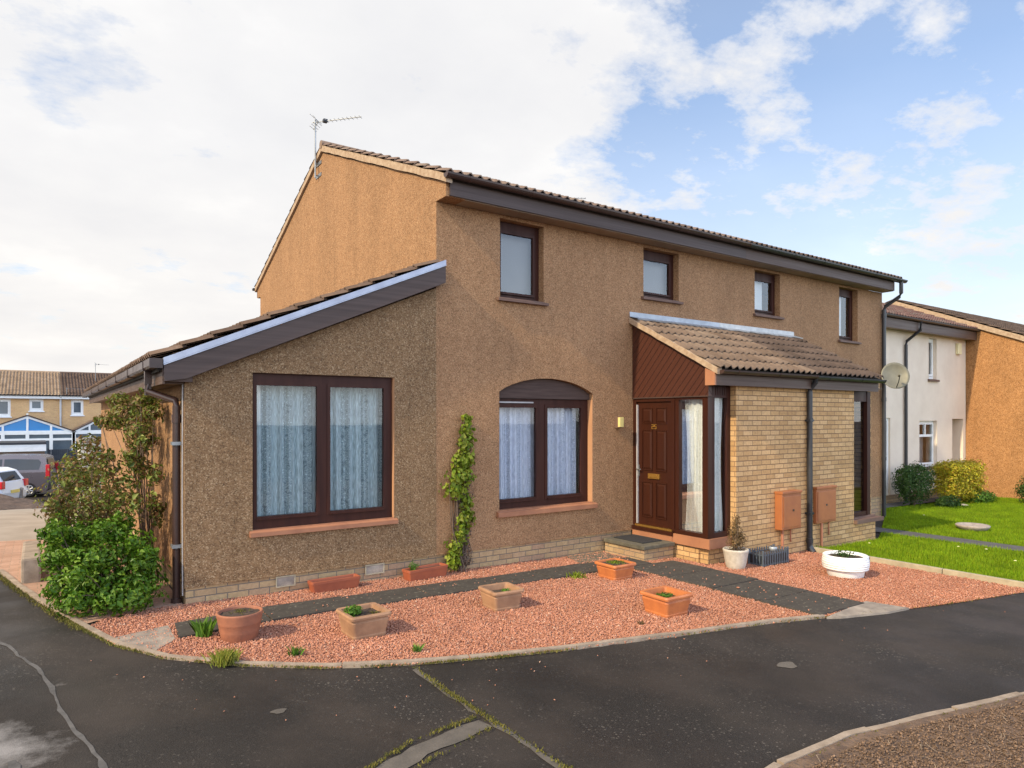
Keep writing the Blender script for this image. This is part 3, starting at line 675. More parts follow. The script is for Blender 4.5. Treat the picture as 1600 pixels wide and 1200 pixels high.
def plant(name, base, cs, n, size, mat, label, cat, group=None, stems=0, stem_r=.012, shell=.55, asp=.55, minz=None, fold=.25, maxx=None, sprigs=0):
    cs = list(cs)
    for i in range(sprigs):
        c = random.choice(cs[:12]); a = random.uniform(-1.9, 2.6); el = random.uniform(-.1, 1.2); d = (math.cos(a + 2.2) * math.cos(el), math.sin(a + 2.2) * math.cos(el), math.sin(el)); k = random.uniform(.95, 1.3); r = random.uniform(.05, .095)
        cs.append((c[0] + d[0] * c[3] * k, c[1] + d[1] * c[4] * k, c[2] + d[2] * c[5] * k, r, r, r * 1.2))
    e = empty(name, base, label, cat, group)
    P, N = clumps(cs, n, shell)
    k = P[:, 2] > (minz if minz is not None else base[2])
    if maxx is not None: k &= P[:, 0] < maxx
    P, N = P[k], N[k]
    V, F = leaf_mesh(P, N, size, fold, asp); fast('foliage', V, F, mat, e)
    if stems:
        mb = MB()
        for i in range(stems):
            c = cs[i % len(cs)]; a = random.random() * 6.28
            s0 = Vector(base) + Vector((math.cos(a), math.sin(a), 0)) * random.uniform(0, .10)
            tgt = Vector(c[:3]) + Vector((random.uniform(-.6, .6) * c[3], random.uniform(-.6, .6) * c[4], random.uniform(-.2, .8) * c[5]))
            mid = (s0 + tgt) / 2 + Vector((random.uniform(-.1, .1), random.uniform(-.1, .1), .05))
            mb.tube([s0, s0.lerp(mid, .5), mid, mid.lerp(tgt, .5) + Vector((0, 0, .02)), tgt], stem_r, 5, False, stem_r * .35)
        mb.build('stem', 'bark', e)
    return e
# ------------------------------------------------------------------ building helpers
def tile_roof(o, U, V, width, length, mat, parent, name='roof', period=.15, course=.34, tw=.30, amp=.042, step=.038, seg=6):
    o = Vector(o); U = Vector(U).normalized(); V = Vector(V).normalized(); N = U.cross(V)
    if N.z < 0: N = -N
    nt = max(1, round(width / tw)); tw = width / nt; nc = max(1, math.ceil(length / course - .05)); course = length / nc
    VV = []; FF = []; per = tw / 2
    m = seg * 2
    for c in range(nc):
        for i in range(nt):
            jz = random.uniform(-.003, .003); jv = random.uniform(-.006, .006); b = len(VV)
            for k in range(m + 1):
                u = i * tw + tw * k / m; ph = (u / per) % 1.0
                h = amp * max(0, math.sin(math.pi * min(1, max(0, (ph - .12) / .62)))) ** .8 if .12 < ph < .74 else 0
                lo = o + U * u + V * (c * course + jv - (.02 if c else .0)); hi = o + U * u + V * ((c + 1) * course + .03)
                VV += [lo + N * (h + step + jz - .018), lo + N * (h + step + jz), hi + N * (h + .002)]
            for k in range(m):
                a = b + 3 * k; FF += [(a, a + 3, a + 4, a + 1), (a + 1, a + 4, a + 5, a + 2)]
    return fast(name, [v[:] for v in VV], FF, mat, parent)
def slab3(o, A, B, Cc, name, mat, parent):
    """parallelepiped from corner o with edge vectors A, B, Cc"""
    o, A, B, Cc = map(Vector, (o, A, B, Cc)); mb = MB()
    vs = [o + A * i + B * j + Cc * k for k in (0, 1) for j in (0, 1) for i in (0, 1)]
    mb.add([v[:] for v in vs], [(0, 2, 3, 1), (4, 5, 7, 6), (0, 1, 5, 4), (2, 6, 7, 3), (0, 4, 6, 2), (1, 3, 7, 5)])
    return mb.build(name, mat, parent)
def half_gutter(p0, p1, r, mat, parent, outdir, name='gutter', brackets=True):
    """half-round trough from p0 to p1"""
    p0 = Vector(p0); p1 = Vector(p1); o = Vector(outdir); mb = MB(); n = 9; t = .006
    prof = [(math.cos(math.pi + math.pi * k / (n - 1)), math.sin(math.pi + math.pi * k / (n - 1))) for k in range(n)]
    pr = [(a * r, b * r) for a, b in prof] + [(a * (r - t), b * (r - t)) for a, b in prof[::-1]]
    m = len(pr); vs = [(p + o * a + Vector((0, 0, b)))[:] for p in (p0, p1) for a, b in pr]
    mb.add(vs, [(i, (i + 1) % m, m + (i + 1) % m, m + i) for i in range(m)], False)
    for off in (0, m): # stop ends
        mb.add([vs[off + i] for i in range(n)], [tuple(range(n))])
    L = (p1 - p0).length; d = (p1 - p0).normalized()
    gt = mb.build(name, mat, parent)
    if brackets:
        for i in range(int(L / 1.0) + 1):
            q = p0 + d * min(L - .03, .35 + i * 1.0); b = MB()
            pr2 = [(a * (r + .006), c * (r + .006)) for a, c in prof] + [(a * (r + .0005), c * (r + .0005)) for a, c in prof[::-1]]
            vs = [(q + d * s + o * a + Vector((0, 0, c)))[:] for s in (-.015, .015) for a, c in pr2]
            b.add(vs, [tuple(range(m))[::-1], tuple(range(m, 2 * m))] + [(k, (k + 1) % m, m + (k + 1) % m, m + k) for k in range(m)])
            b.build('bracket', mat, gt)
    return gt
def window(parent, x0, x1, z0, z1, setb, lights, gmat, fw=(.05, .06, .09, .09), mull=.12, sash=.038, fm='frame', sill=None, reveal=None, y=0, wall_t=.3):
    l, r, t, b = fw; ya, yb = y + setb, y + setb + .07; mb = MB()
    mb.box(x0, x0 + l, ya, yb, z0, z1).box(x1 - r, x1, ya, yb, z0, z1)
    mb.box(x0 + l, x1 - r, ya + .002, yb, z1 - t, z1).box(x0 + l, x1 - r, ya + .002, yb, z0, z0 + b)
    iw = (x1 - r - x0 - l - mull * (lights - 1)) / lights; panes = []
    for i in range(lights):
        a = x0 + l + i * (iw + mull); c = a + iw
        if i: mb.box(a - mull, a, ya - .004, yb, z0 + b, z1 - t)
        zz0, zz1 = z0 + b, z1 - t
        mb.box(a, a + sash, ya - .012, yb - .02, zz0, zz1).box(c - sash, c, ya - .012, yb - .02, zz0, zz1)
        mb.box(a + sash, c - sash, ya - .011, yb - .02, zz1 - sash, zz1).box(a + sash, c - sash, ya - .011, yb - .02, zz0, zz0 + sash)
        mb.box(a + sash, c - sash, ya - .03, ya - .0115, zz0, zz0 + .02)
        panes.append((a + sash - .005, c - sash + .005, zz0 + sash - .005, zz1 - sash + .005))
    wdw = mb.build('window', fm, parent)
    for a, c, p, q in panes: MB().add([(a, ya + .015, p), (c, ya + .015, p), (c, ya + .015, q), (a, ya + .015, q)], [(0, 1, 2, 3)]).build('pane', gmat, wdw)
    if sill:
        mat, h, pr, ext = sill; s = MB(); ya2 = y + setb - .003
        s.add([(x0 - ext, y - pr, z0 - h), (x1 + ext, y - pr, z0 - h), (x1 + ext, y - pr, z0 - .022), (x0 - ext, y - pr, z0 - .022),
               (x0 - ext, y - .003, z0 - h), (x1 + ext, y - .003, z0 - h), (x1 + ext, y - .003, z0 - .004), (x0 - ext, y - .003, z0 - .004)],
              [(0, 1, 2, 3), (3, 2, 6, 7), (0, 3, 7, 4), (1, 5, 6, 2), (4, 5, 1, 0), (4, 7, 6, 5)])
        s.box(x0 + .004, x1 - .004, y - .003, ya2, z0 - h * .6, z0 + .003)
        s.build('sill', mat, wdw)
    if reveal: MB().box(x1 - .008, x1 - .001, y + .001, ya - .001, z0 + .004, z1 - .002).build('reveal', reveal, wdw)
    return wdw
def curtain(a, b, z0, z1, c, mat, label, group=None, axis='y', amp=.034, freq=8, gather=0, name='curtain', cat='curtain', n=140, m=14):
    """hanging cloth with folds between a and b in the plane axis = c"""
    V = []; UV = []
    for j in range(m + 1):
        z = z0 + (z1 - z0) * j / m
        for i in range(n + 1):
            s = i / n; dd = amp * (math.sin(s * (b - a) * freq * 6.283 + .6 * math.sin(s * 9)) + .5 * math.sin(s * (b - a) * freq * 15 + 1 + z * .4)) * (1 - .25 * j / m)
            u = a + (b - a) * s
            if gather: u = u + gather * math.sin(math.pi * (j / m)) * (s - .5) * -.35
            zz = z + (0 if j else .012 * math.sin(s * 40))
            V.append((u, c + dd, zz) if axis == 'y' else (c + dd, u, zz)); UV.append((u, z))
    I = np.arange((n + 1) * (m + 1)).reshape(m + 1, n + 1); F = np.stack([I[:-1, :-1], I[:-1, 1:], I[1:, 1:], I[1:, :-1]], -1).reshape(-1, 4)
    o = fast(name, V, F, mat, None, label, cat, group, smooth=True)
    uv = o.data.uv_layers.new(name='UVMap'); uv.data.foreach_set('uv', np.array(UV)[F.ravel()].ravel()); return o

# ------------------------------------------------------------------ the house
H = empty('house', (0, 0, -.1), 'large brown pebble-dashed semi-detached house with tiled roofs, side extension and brick porch', 'house')
WX = 11.53; YB = 8.63; ZE = 4.84
UP = [(1.01, 1.78, 3.685, 4.79), (3.84, 4.69, 3.985, 4.79), (6.80, 7.61, 3.965, 4.79), (9.73, 10.48, 3.66, 4.79)]
def rect(a): return [(a[0], a[2]), (a[1], a[2]), (a[1], a[3]), (a[0], a[3])]
AX0, AX1, AZ0, AZS, AZC = .997, 2.735, .69, 2.36, 2.57
arch = [(AX0 + (AX1 - AX0) * i / 16, AZS + (AZC - AZS) * (1 - ((i - 8) / 8) ** 2) ** .85) for i in range(17)]
archhole = [(AX0, AZ0), (AX1, AZ0)] + arch[::-1]
MB().wall([(0, .2), (WX, .2), (WX, ZE), (0, ZE)], [rect(a) for a in UP] + [archhole], 0, .30, 'y').build('harled_wall', 'harl', H)
# gable ends and rear wall
gab = [(.301, .2), (YB, .2), (YB, ZE + .003), (YB + .26, ZE + .003), (YB + .26, 5.02), (YB / 2, 6.86), (-.26, 5.02), (-.26, ZE + .003), (.301, ZE + .003)]
MB().prism(gab, 0, .29, 'x').build('harled_wall', 'harl', H)
MB().prism([(.302, -.6), (YB, -.6), (YB, ZE), (YB / 2, 6.80), (.302, 4.98)], WX - .3, WX - .002, 'x').build('harled_wall', 'harl', H)
MB().box(.3, WX - .3, YB - .3, YB, -1.8, ZE).build('harled_wall', 'harl', H)
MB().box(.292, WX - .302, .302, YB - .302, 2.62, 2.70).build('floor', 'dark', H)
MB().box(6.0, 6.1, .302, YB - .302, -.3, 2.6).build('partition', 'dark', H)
# brick base course, a little behind the harl
MB().box(.0, 3.58, .012, .28, -.6, .197).build('brick_plinth', 'plinth', H)
MB().box(8.26, WX - .004, .012, .28, -.8, .197).build('brick_plinth', 'plinth', H)
MB().box(.0, 3.58, -.010, .011, .186, .202).build('drip_bead', 'harl', H)
# extension
E0 = -3.02; EY = 11.65
exth = [(-2.325, .73), (-.60, .73), (-.60, 2.502), (-2.325, 2.502)]
MB().wall([(E0, .2), (-.002, .2), (-.002, 3.70), (E0, 2.40)], [exth], -.002, .28, 'y').build('harled_wall', 'harl_ext', H)
MB().box(E0, E0 + .25, .282, EY, .2, 2.38).build('harled_wall', 'harl', H)
MB().box(E0 + .012, -.002, .010, .27, -.4, .197).build('brick_plinth', 'plinth', H)
MB().box(E0 + .012, E0 + .24, .272, EY, -1.2, .197).build('brick_plinth', 'plinth', H)
MB().box(E0 - .008, -.002, -.014, .009, .186, .202).build('drip_bead', 'harl_ext', H)
MB().prism([(E0 + .252, -1.2), (0, -1.2), (0, 3.66), (E0 + .252, 2.4)], EY - .25, EY, 'y').build('harled_wall', 'harl', H)
EU = Vector((1, 0, (4.03 - 2.62) / 3.30)).normalized()
tile_roof((-3.34, EY + .2, 2.60), (0, -1, 0), EU, EY + .2 + .12, 3.62, 'tile_dark', H)
slab3((-3.28, EY + .15, 2.47), (0, -EY - .20, 0), EU * 3.56, (0, 0, .07), 'roof_deck', 'dark', H)
# verge board, grey trim and boxed soffit of the extension
zb = lambda x: 2.385 + (x + 3.23) * (3.80 - 2.385) / 3.29
MB().prism([(-3.235, 2.37), (-3.02, 2.405), (.062, 3.755), (.062, 3.985), (-3.235, 2.545)], -.145, -.112, 'y').build('bargeboard', 'fascia', H)
MB().prism([(-3.24, 2.548), (.064, 3.988), (.064, 4.052), (-3.24, 2.612)], -.152, -.095, 'y').build('verge_trim', 'trim', H)
MB().prism([(-3.24, 2.534), (.064, 3.974), (.064, 3.986), (-3.24, 2.546)], -.160, -.1525, 'y').build('verge_trim', 'trim', H)
MB().prism([(-3.23, 2.372), (-2.96, 2.372), (-2.96, 2.45), (-3.23, 2.53)], -.11, .0, 'y').build('soffit', 'fascia_b', H)
MB().prism([(-2.955, 2.432), (.0, 3.72), (.0, 3.745), (-2.955, 2.457)], -.11, -.004, 'y').build('soffit', 'fascia_b', H)
MB().box(-3.245, -3.222, -.11, EY + .5, 2.345, 2.53).build('fascia', 'fascia_b', H)
MB().box(-3.22, -3.025, .003, EY, 2.352, 2.368).build('soffit', 'fascia_b', H)
MB().prism([(-3.37, 2.60), (-3.37, 2.525), (-3.35, 2.505), (-3.27, 2.505), (-3.25, 2.525), (-3.25, 2.60), (-3.262, 2.60), (-3.262, 2.53), (-3.358, 2.53), (-3.358, 2.60)], -.16, EY + 1.2, 'y').build('gutter', 'pipe_brown', H)
gt = bpy.data.objects['gutter']
MB().box(-3.371, -3.249, -.166, -.158, 2.503, 2.602).build('stop_end', 'pipe_brown', gt)
for yy in (.35, 1.9, 3.5, 5.2, 7, 9): MB().box(-3.376, -3.247, yy, yy + .05, 2.497, 2.596).build('bracket', 'pipe_brown', gt)
dp = MB().box(-3.345, -3.275, .42, .49, 2.36, 2.51).box(-3.34, -3.28, .425, .485, 2.24, 2.38)
dp.tube([(-3.31, .455, 2.36), (-3.31, .44, 2.28), (-3.08, .16, 2.18), (-3.075, .15, 2.08)], .036, 10)
dp.tube([(-3.075, .15, 2.12), (-3.075, .15, -.02)], .040, 12).tube([(-3.075, .15, 2.03), (-3.075, .15, 1.94)], .048, 12).tube([(-3.075, .15, .06), (-3.075, .15, -.03)], .058, 12)
dpo = dp.build('downpipe', 'pipe_brown', H)
for zz in (1.72, .62): MB().box(-3.125, -3.02, .09, .21, zz - .018, zz + .018).build('clip', 'grey_metal', dpo)
MB().tube([(-3.03, .05, 2.35), (-3.032, .055, 1.2), (-3.03, .05, .1)], .008, 6).build('cable', 'seal', H)
# main eaves: soffit, fascias, gutters, roof
MB().box(.29, 11.53, -.255, -.001, ZE + .002, ZE + .016).build('soffit', 'soffit', H)
MB().box(.045, 6.15, -.285, -.257, 4.853, 5.06).build('fascia', 'fascia', H)
MB().box(6.154, 11.52, -.283, -.257, 4.850, 5.06).build('fascia', 'fascia_b', H)
half_gutter((-.06, -.36, 5.105), (6.15, -.36, 5.105), .062, 'gut_brown', H, (0, 1, 0))
half_gutter((6.15, -.36, 5.10), (11.84, -.36, 5.10), .062, 'gut_black', H, (0, 1, 0))
RZ = 7.0; pitch = Vector((0, YB / 2 + .34, RZ - 5.12)).normalized()
ln = math.hypot(YB / 2 + .34, RZ - 5.12)
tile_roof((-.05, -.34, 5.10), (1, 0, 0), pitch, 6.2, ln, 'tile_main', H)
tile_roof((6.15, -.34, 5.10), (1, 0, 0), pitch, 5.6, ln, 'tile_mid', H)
pb = Vector((0, -pitch.y, pitch.z)); tile_roof((11.75, YB + .34, 5.10), (-1, 0, 0), pb, 11.8, ln, 'tile_main', H)
slab3((0, -.30, 5.04), (11.7, 0, 0), pitch * (ln - .05), (0, 0, .05), 'roof_deck', 'dark', H)
slab3((0, YB + .30, 5.04), (11.7, 0, 0), pb * (ln - .05), (0, 0, .05), 'roof_deck', 'dark', H)
MB().tube([(-.05, YB / 2, RZ + .0), (11.75, YB / 2, RZ + .0)], .075, 10).build('ridge', 'tile_main', H)
# mortar verge on the gable
def verge(x0, x1, y0, z0, y1, z1, h, mat, parent, n=22):
    top = [(y0 + (y1 - y0) * i / n, z0 + (z1 - z0) * i / n + h + random.uniform(-.006, .006)) for i in range(n + 1)]
    bot = [(y0 + (y1 - y0) * i / n, z0 + (z1 - z0) * i / n + random.uniform(-.010, .004)) for i in range(n + 1)]
    return MB().prism(bot + top[::-1], x0, x1, 'x').build('verge', mat, parent)
verge(-.042, .05, -.335, 5.00, YB / 2, 6.885, .10, 'mortar', H); verge(-.042, .05, YB + .335, 5.00, YB / 2, 6.885, .10, 'mortar', H)
MB().box(.0, WX, YB + .27, YB + .3, 4.86, 5.05).build('fascia', 'fascia', H)
half_gutter((-.08, YB + .38, 5.09), (11.7, YB + .38, 5.09), .06, 'gut_black', H, (0, -1, 0), brackets=False)
# windows
w1 = window(H, -2.325, -.60, .73, 2.502, .055, 2, 'glass', (.018, .085, .10, .105), .085, .038, sill=('tersill', .07, .045, .035), reveal='reveal')
w2 = window(H, AX0, AX1, AZ0, 2.27, .11, 2, 'glass', (.012, .10, .08, .09), .11, .05, sill=('tersill', .085, .06, .05), reveal='reveal')
MB().prism([(AX0 + .002, 2.272), (AX1 - .002, 2.272)] + [(max(AX0 + .002, min(AX1 - .002, p[0])), p[1] - .004) for p in arch[::-1]], .075, .115, 'y').build('arch_board', 'archwood', w2)
MB().box(AX0 + .06, AX0 + .66, .085, .109, 2.205, 2.225).build('trickle_vent', 'seal', w2)
for a in UP: window(H, *a, .12, 1, 'glass_up', (.05, .08, .13, .07), .1, .035, sill=('brownsill', .055, .06, .055))
for (a, b) in ((-2.06, -1.86), (-.98, -.75)):
    v = MB().box(a, b, -.004, .012, .065, .17); v.build('air_vent', 'slab_pale', H)
    vv = bpy.data.objects[[o.name for o in COL.objects if o.name.startswith('air_vent')][-1]]
    MB().box(a - .012, b + .012, -.010, -.0045, .165, .18).box(a - .012, b + .012, -.010, -.0045, .053, .066).box(a - .012, a + .002, -.009, -.0045, .067, .164).box(b - .002, b + .012, -.009, -.0045, .067, .164).build('rim', 'edging', vv)
# black downpipe at the far corner
dq = MB().tube([(11.66, -.36, 5.08), (11.66, -.36, 4.80), (11.64, -.33, 4.72), (11.50, -.09, 4.52), (11.49, -.065, 4.42)], .042, 10)
dq.tube([(11.49, -.065, 4.45), (11.49, -.065, -.28)], .042, 12).tube([(11.49, -.065, 4.36), (11.49, -.065, 4.26)], .05, 12).tube([(11.49, -.065, 2.45), (11.49, -.065, 2.36)], .05, 12).tube([(11.49, -.065, 1.1), (11.49, -.065, 1.02)], .05, 12)
dq.build('downpipe', 'gut_black', H)

# ---- porch
PX = 3.61; PY = -1.5
MB().box(4.11, 7.36, -1.60, -1.42, -.6, 2.50).build('porch_wall', 'buff', H)
MB().box(7.362, 8.09, -1.598, -1.42, -.6, .135).build('porch_wall', 'buff', H)
MB().box(8.10, 8.23, -1.45, -.004, -.6, 2.5).build('porch_wall', 'buff', H)
MB().box(3.68, 4.108, -1.44, -1.30, -.5, .10).build('porch_base', 'buff', H)
MB().box(3.64, 3.76, -1.298, -.004, -.5, .098).build('porch_base', 'buff', H)
MB().box(3.59, 4.10, -1.535, -1.36, .10, .245).box(3.59, 3.80, -1.358, -.84, .10, .245).build('porch_sill', 'tersill', H)
MB().box(3.575, 3.70, -.845, -.012, .115, .205).build('threshold_tiles', 'tersill', H)
MB().box(3.555, 3.72, -.86, -.015, .207, .262).build('threshold', 'door', H)
MB().box(3.585, 3.70, -.83, -.06, .264, .292).build('threshold_trim', 'brass', H)
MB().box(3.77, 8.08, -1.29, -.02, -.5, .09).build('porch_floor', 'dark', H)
# frame of door and side light
pf = MB().box(3.60, 3.69, -.075, -.005, .27, 2.31).box(3.60, 3.69, -.875, -.805, .27, 2.31).box(3.60, 3.69, -.804, -.076, 2.245, 2.31)
pf.box(3.60, 3.69, -1.50, -1.40, .25, 2.31).box(3.602, 3.688, -1.399, -.876, 2.265, 2.31).box(3.602, 3.688, -1.399, -.876, .25, .31).box(3.612, 3.68, -.95, -.876, .312, 2.263)
pfo = pf.build('porch_frame', 'door', H)
MB().add([(3.65, -1.40, .31), (3.65, -.95, .31), (3.65, -.95, 2.265), (3.65, -1.40, 2.265)], [(0, 1, 2, 3)]).build('pane', 'glass', pfo)
pg = MB().box(3.692, 3.75, -1.50, -1.42, .25, 2.46).box(4.03, 4.108, -1.50, -1.42, .25, 2.46).box(3.752, 4.028, -1.498, -1.42, 2.285, 2.46).box(3.752, 4.028, -1.498, -1.42, .25, .32)
for i in range(5): pg.box(3.77 + i * .05, 3.785 + i * .05, -1.506, -1.4985, 2.32, 2.44)
pgo = pg.build('porch_frame', 'frame', H)
MB().add([(3.75, -1.45, .32), (4.03, -1.45, .32), (4.03, -1.45, 2.285), (3.75, -1.45, 2.285)], [(0, 1, 2, 3)]).build('pane', 'glass', pgo)
pr = MB().box(7.362, 7.43, -1.50, -1.42, .24, 2.46).box(7.98, 8.09, -1.51, -1.42, .24, 2.46).box(7.432, 7.978, -1.50, -1.42, 2.28, 2.46).box(7.432, 7.978, -1.50, -1.42, .24, .31)
pro = pr.build('porch_frame', 'frame', H)
MB().add([(7.43, -1.45, .31), (7.98, -1.45, .31), (7.98, -1.45, 2.28), (7.43, -1.45, 2.28)], [(0, 1, 2, 3)]).build('pane', 'glass_up', pro)
MB().box(7.36, 8.27, -1.66, -1.512, .14, .205).box(7.362, 8.15, -1.56, -1.512, .206, .238).build('porch_sill', 'brownsill', H)
MB().prism([(-.004, 2.313), (-1.52, 2.313), (-1.52, 2.72), (-.004, 3.535)], 3.585, 3.66, 'x').build('cladding', 'clad', H)
MB().box(3.578, 3.70, -1.525, -.006, 2.298, 2.3125).build('head_trim', 'archwood', H)
# front door
DY0, DY1, DZ0, DZ1 = -.80, -.08, .295, 2.243
dd = MB().box(3.628, 3.668, DY0, DY1, DZ0, DZ1)
def panel(y0, y1, z0, z1):
    x = 3.628; b = .028
    for (a0, a1, c0, c1) in ((y0, y1, z1 - .012, z1), (y0, y1, z0, z0 + .012), (y0, y0 + .012, z0 + .0125, z1 - .0125), (y1 - .012, y1, z0 + .0125, z1 - .0125)): dd.box(x - .012, x - .0005, a0, a1, c0, c1)
    yy0, yy1, zz0, zz1 = y0 + .02, y1 - .02, z0 + .02, z1 - .02
    dd.add([(x - .001, yy0, zz0), (x - .001, yy1, zz0), (x - .001, yy1, zz1), (x - .001, yy0, zz1), (x - .013, yy0 + b, zz0 + b), (x - .013, yy1 - b, zz0 + b), (x - .013, yy1 - b, zz1 - b), (x - .013, yy0 + b, zz1 - b)],
           [(4, 5, 6, 7), (0, 1, 5, 4), (1, 2, 6, 5), (2, 3, 7, 6), (3, 0, 4, 7)])
for (a, b) in ((-.70, -.475), (-.405, -.18)): panel(a, b, 1.90, 2.15); panel(a, b, 1.16, 1.80); panel(a, b, .42, .98)
do = dd.build('door', 'door', H, 'dark mahogany six-panel front door with brass letterbox')
MB().box(3.606, 3.6275, -.56, -.32, 1.035, 1.115, .004).box(3.600, 3.6055, -.53, -.35, 1.055, 1.095, .002).build('letterbox', 'brass', do)
def digit(mb, segs, y, z, wd, h, x, t=.012):
    """strokes of one digit; y runs toward the camera so the digit reads left to right"""
    S7 = {'a': (0, 1, 1), 'g': (0, 1, .5), 'd': (0, 1, 0)}
    for k in segs:
        if k in S7: zz = z + h * S7[k][2]; mb.box(x - .006, x, y - wd, y, zz - t / 2, zz + t / 2)
        else:
            yy = {'f': y - t / 2, 'e': y - t / 2, 'b': y - wd + t / 2, 'c': y - wd + t / 2}[k]; lo = z + (h / 2 if k in 'fb' else 0)
            mb.box(x - .007, x - .0005, yy - t / 2, yy + t / 2, lo + t / 2, lo + h / 2 - t / 2)
nb = MB(); digit(nb, 'abged', -.385, 1.822, .045, .062, 3.627); digit(nb, 'afgcd', -.445, 1.822, .045, .062, 3.627); nb.build('number', 'brass', do)
hd = MB().box(3.612, 3.6275, -.125, -.085, 1.06, 1.24, .004); hd.tube([(3.62, -.105, 1.17), (3.575, -.105, 1.17), (3.572, -.20, 1.17)], .010, 8); hd.build('handle', 'grey_metal', do)
MB().tube([(3.628, -.44, 1.86), (3.618, -.44, 1.86)], .01, 8).build('spyhole', 'brass', do)
MB().box(3.600, 3.6265, -.0995, -.0765, .30, 2.20).build('weather_seal', 'seal', do)
# porch eaves and roof
MB().box(3.535, 5.90, -1.70, -1.672, 2.455, 2.63).build('fascia', 'fascia_b', H)
MB().box(5.904, 8.0, -1.70, -1.672, 2.455, 2.63).build('fascia', 'fascia_b', H)
MB().box(3.53, 8.20, -1.670, -1.602, 2.505, 2.52).build('soffit', 'fascia_b', H)
MB().prism([(-1.70, 2.455), (-1.53, 2.455), (-1.53, 2.70), (-1.70, 2.63)], 3.50, 3.533, 'x').build('box_end', 'tersill', H)
half_gutter((3.56, -1.765, 2.665), (5.92, -1.765, 2.665), .055, 'gut_brown', H, (0, 1, 0))
half_gutter((5.92, -1.765, 2.66), (8.05, -1.765, 2.66), .057, 'gut_black', H, (0, 1, 0))
PV = Vector((0, 1.76, 3.60 - 2.69)).normalized(); pl = math.hypot(1.76, .91)
tile_roof((3.52, -1.76, 2.67), (1, 0, 0), PV, 2.42, pl, 'tile_old', H)
tile_roof((5.94, -1.76, 2.67), (1, 0, 0), PV, 2.12, pl, 'tile_mid', H)
slab3((3.53, -1.72, 2.64), (4.5, 0, 0), PV * (pl - .03), (0, 0, .035), 'roof_deck', 'dark', H)
MB().box(8.0, 8.24, -1.6, -.004, 2.5, 2.62).build('porch_wall', 'buff', H)
verge(3.505, 3.60, -1.74, 2.615, -.005, 3.525, .085, 'mortar', H, 14)
def flashing(x0, x1, mat, wv):
    n = int((x1 - x0) / .075); mb = MB(); vs = []
    N = Vector((0, -PV.z, PV.y))
    for i in range(n + 1):
        x = x0 + (x1 - x0) * i / n; top = Vector((x, -.008, 3.70)); bend = Vector((x, -.012, 3.625 + random.uniform(-.004, .004)))
        lo = Vector((x, -.0, 3.625)) - PV * (.19 + .015 * wv * math.sin(i * 1.1) + random.uniform(-.01, .01)) + N * (.040 + .010 * math.sin(i * 3.14))
        vs += [top[:], bend[:], lo[:], (lo - N * .02)[:]]
    mb.add(vs, [(4 * i + k, 4 * i + 4 + k, 4 * i + 5 + k, 4 * i + 1 + k) for i in range(n) for k in range(3)]); return mb.build('flashing', mat, H)
flashing(3.52, 5.75, 'lead', .4); flashing(5.75, 8.06, 'leadw', 1.5)
dk = MB().tube([(5.92, -1.76, 2.63), (5.92, -1.75, 2.56), (5.92, -1.66, 2.46), (5.92, -1.655, 2.38)], .042, 12).tube([(5.92, -1.655, 2.42), (5.92, -1.655, -.17)], .043, 12)
dk.tube([(5.92, -1.655, 1.99), (5.92, -1.655, 1.92)], .051, 12).tube([(5.92, -1.655, .05), (5.92, -1.655, -.03)], .052, 12).tube([(5.92, -1.655, .0), (5.92, -1.665, -.10), (5.92, -1.72, -.17)], .046, 12)
dko = dk.build('downpipe', 'gut_black', H)
for zz in (1.95, .45): MB().box(5.865, 5.975, -1.70, -1.602, zz - .015, zz + .015).build('clip', 'gut_black', dko)

# ---- cloth at the windows (each hangs by itself)
G1 = 'net curtains of the ground floor windows'
curtain(-2.30, -1.49, .76, 2.42, .24, 'lace1', 'teal grey lace curtain in the left half of the wide extension window', G1)
curtain(-1.46, -.63, .76, 2.42, .245, 'lace1', 'teal grey lace curtain in the right half of the wide extension window', G1)
curtain(1.00, 1.83, .72, 2.19, .27, 'lace2', 'white lace curtain in the left half of the arched window', G1, freq=8)
curtain(1.88, 2.66, .72, 2.19, .275, 'lace2', 'white lace curtain in the right half of the arched window', G1, freq=8)
curtain(-1.44, -.97, .30, 2.27, 3.70, 'net', 'cream net curtain in the narrow pane beside the front door', G1, axis='x', freq=9, gather=.3, amp=.02)
curtain(3.74, 4.05, .31, 2.29, -1.395, 'net', 'pale net curtain in the porch pane nearest the buff brick wall', G1, freq=9, gather=.3, amp=.016)
def blind(x0, x1, z0, z1, y, mat, label):
    MB().box(x0, x1, y, y + .012, z0, z1).build('blind', mat, None, label, 'blind', 'blinds of the upper windows')
blind(6.83, 7.36, 3.98, 4.70, .235, 'blind', 'white blind in the third upper window from the gable')
blind(9.76, 10.22, 3.68, 4.70, .235, 'blind', 'white blind in the upper window nearest the black downpipe')
blind(1.03, 1.76, 3.70, 4.72, .25, 'greyblind', 'grey blind behind the reflecting upper window nearest the gable')
blind(3.86, 4.66, 4.0, 4.72, .25, 'greyblind', 'grey blind behind the small upper window above the porch door')
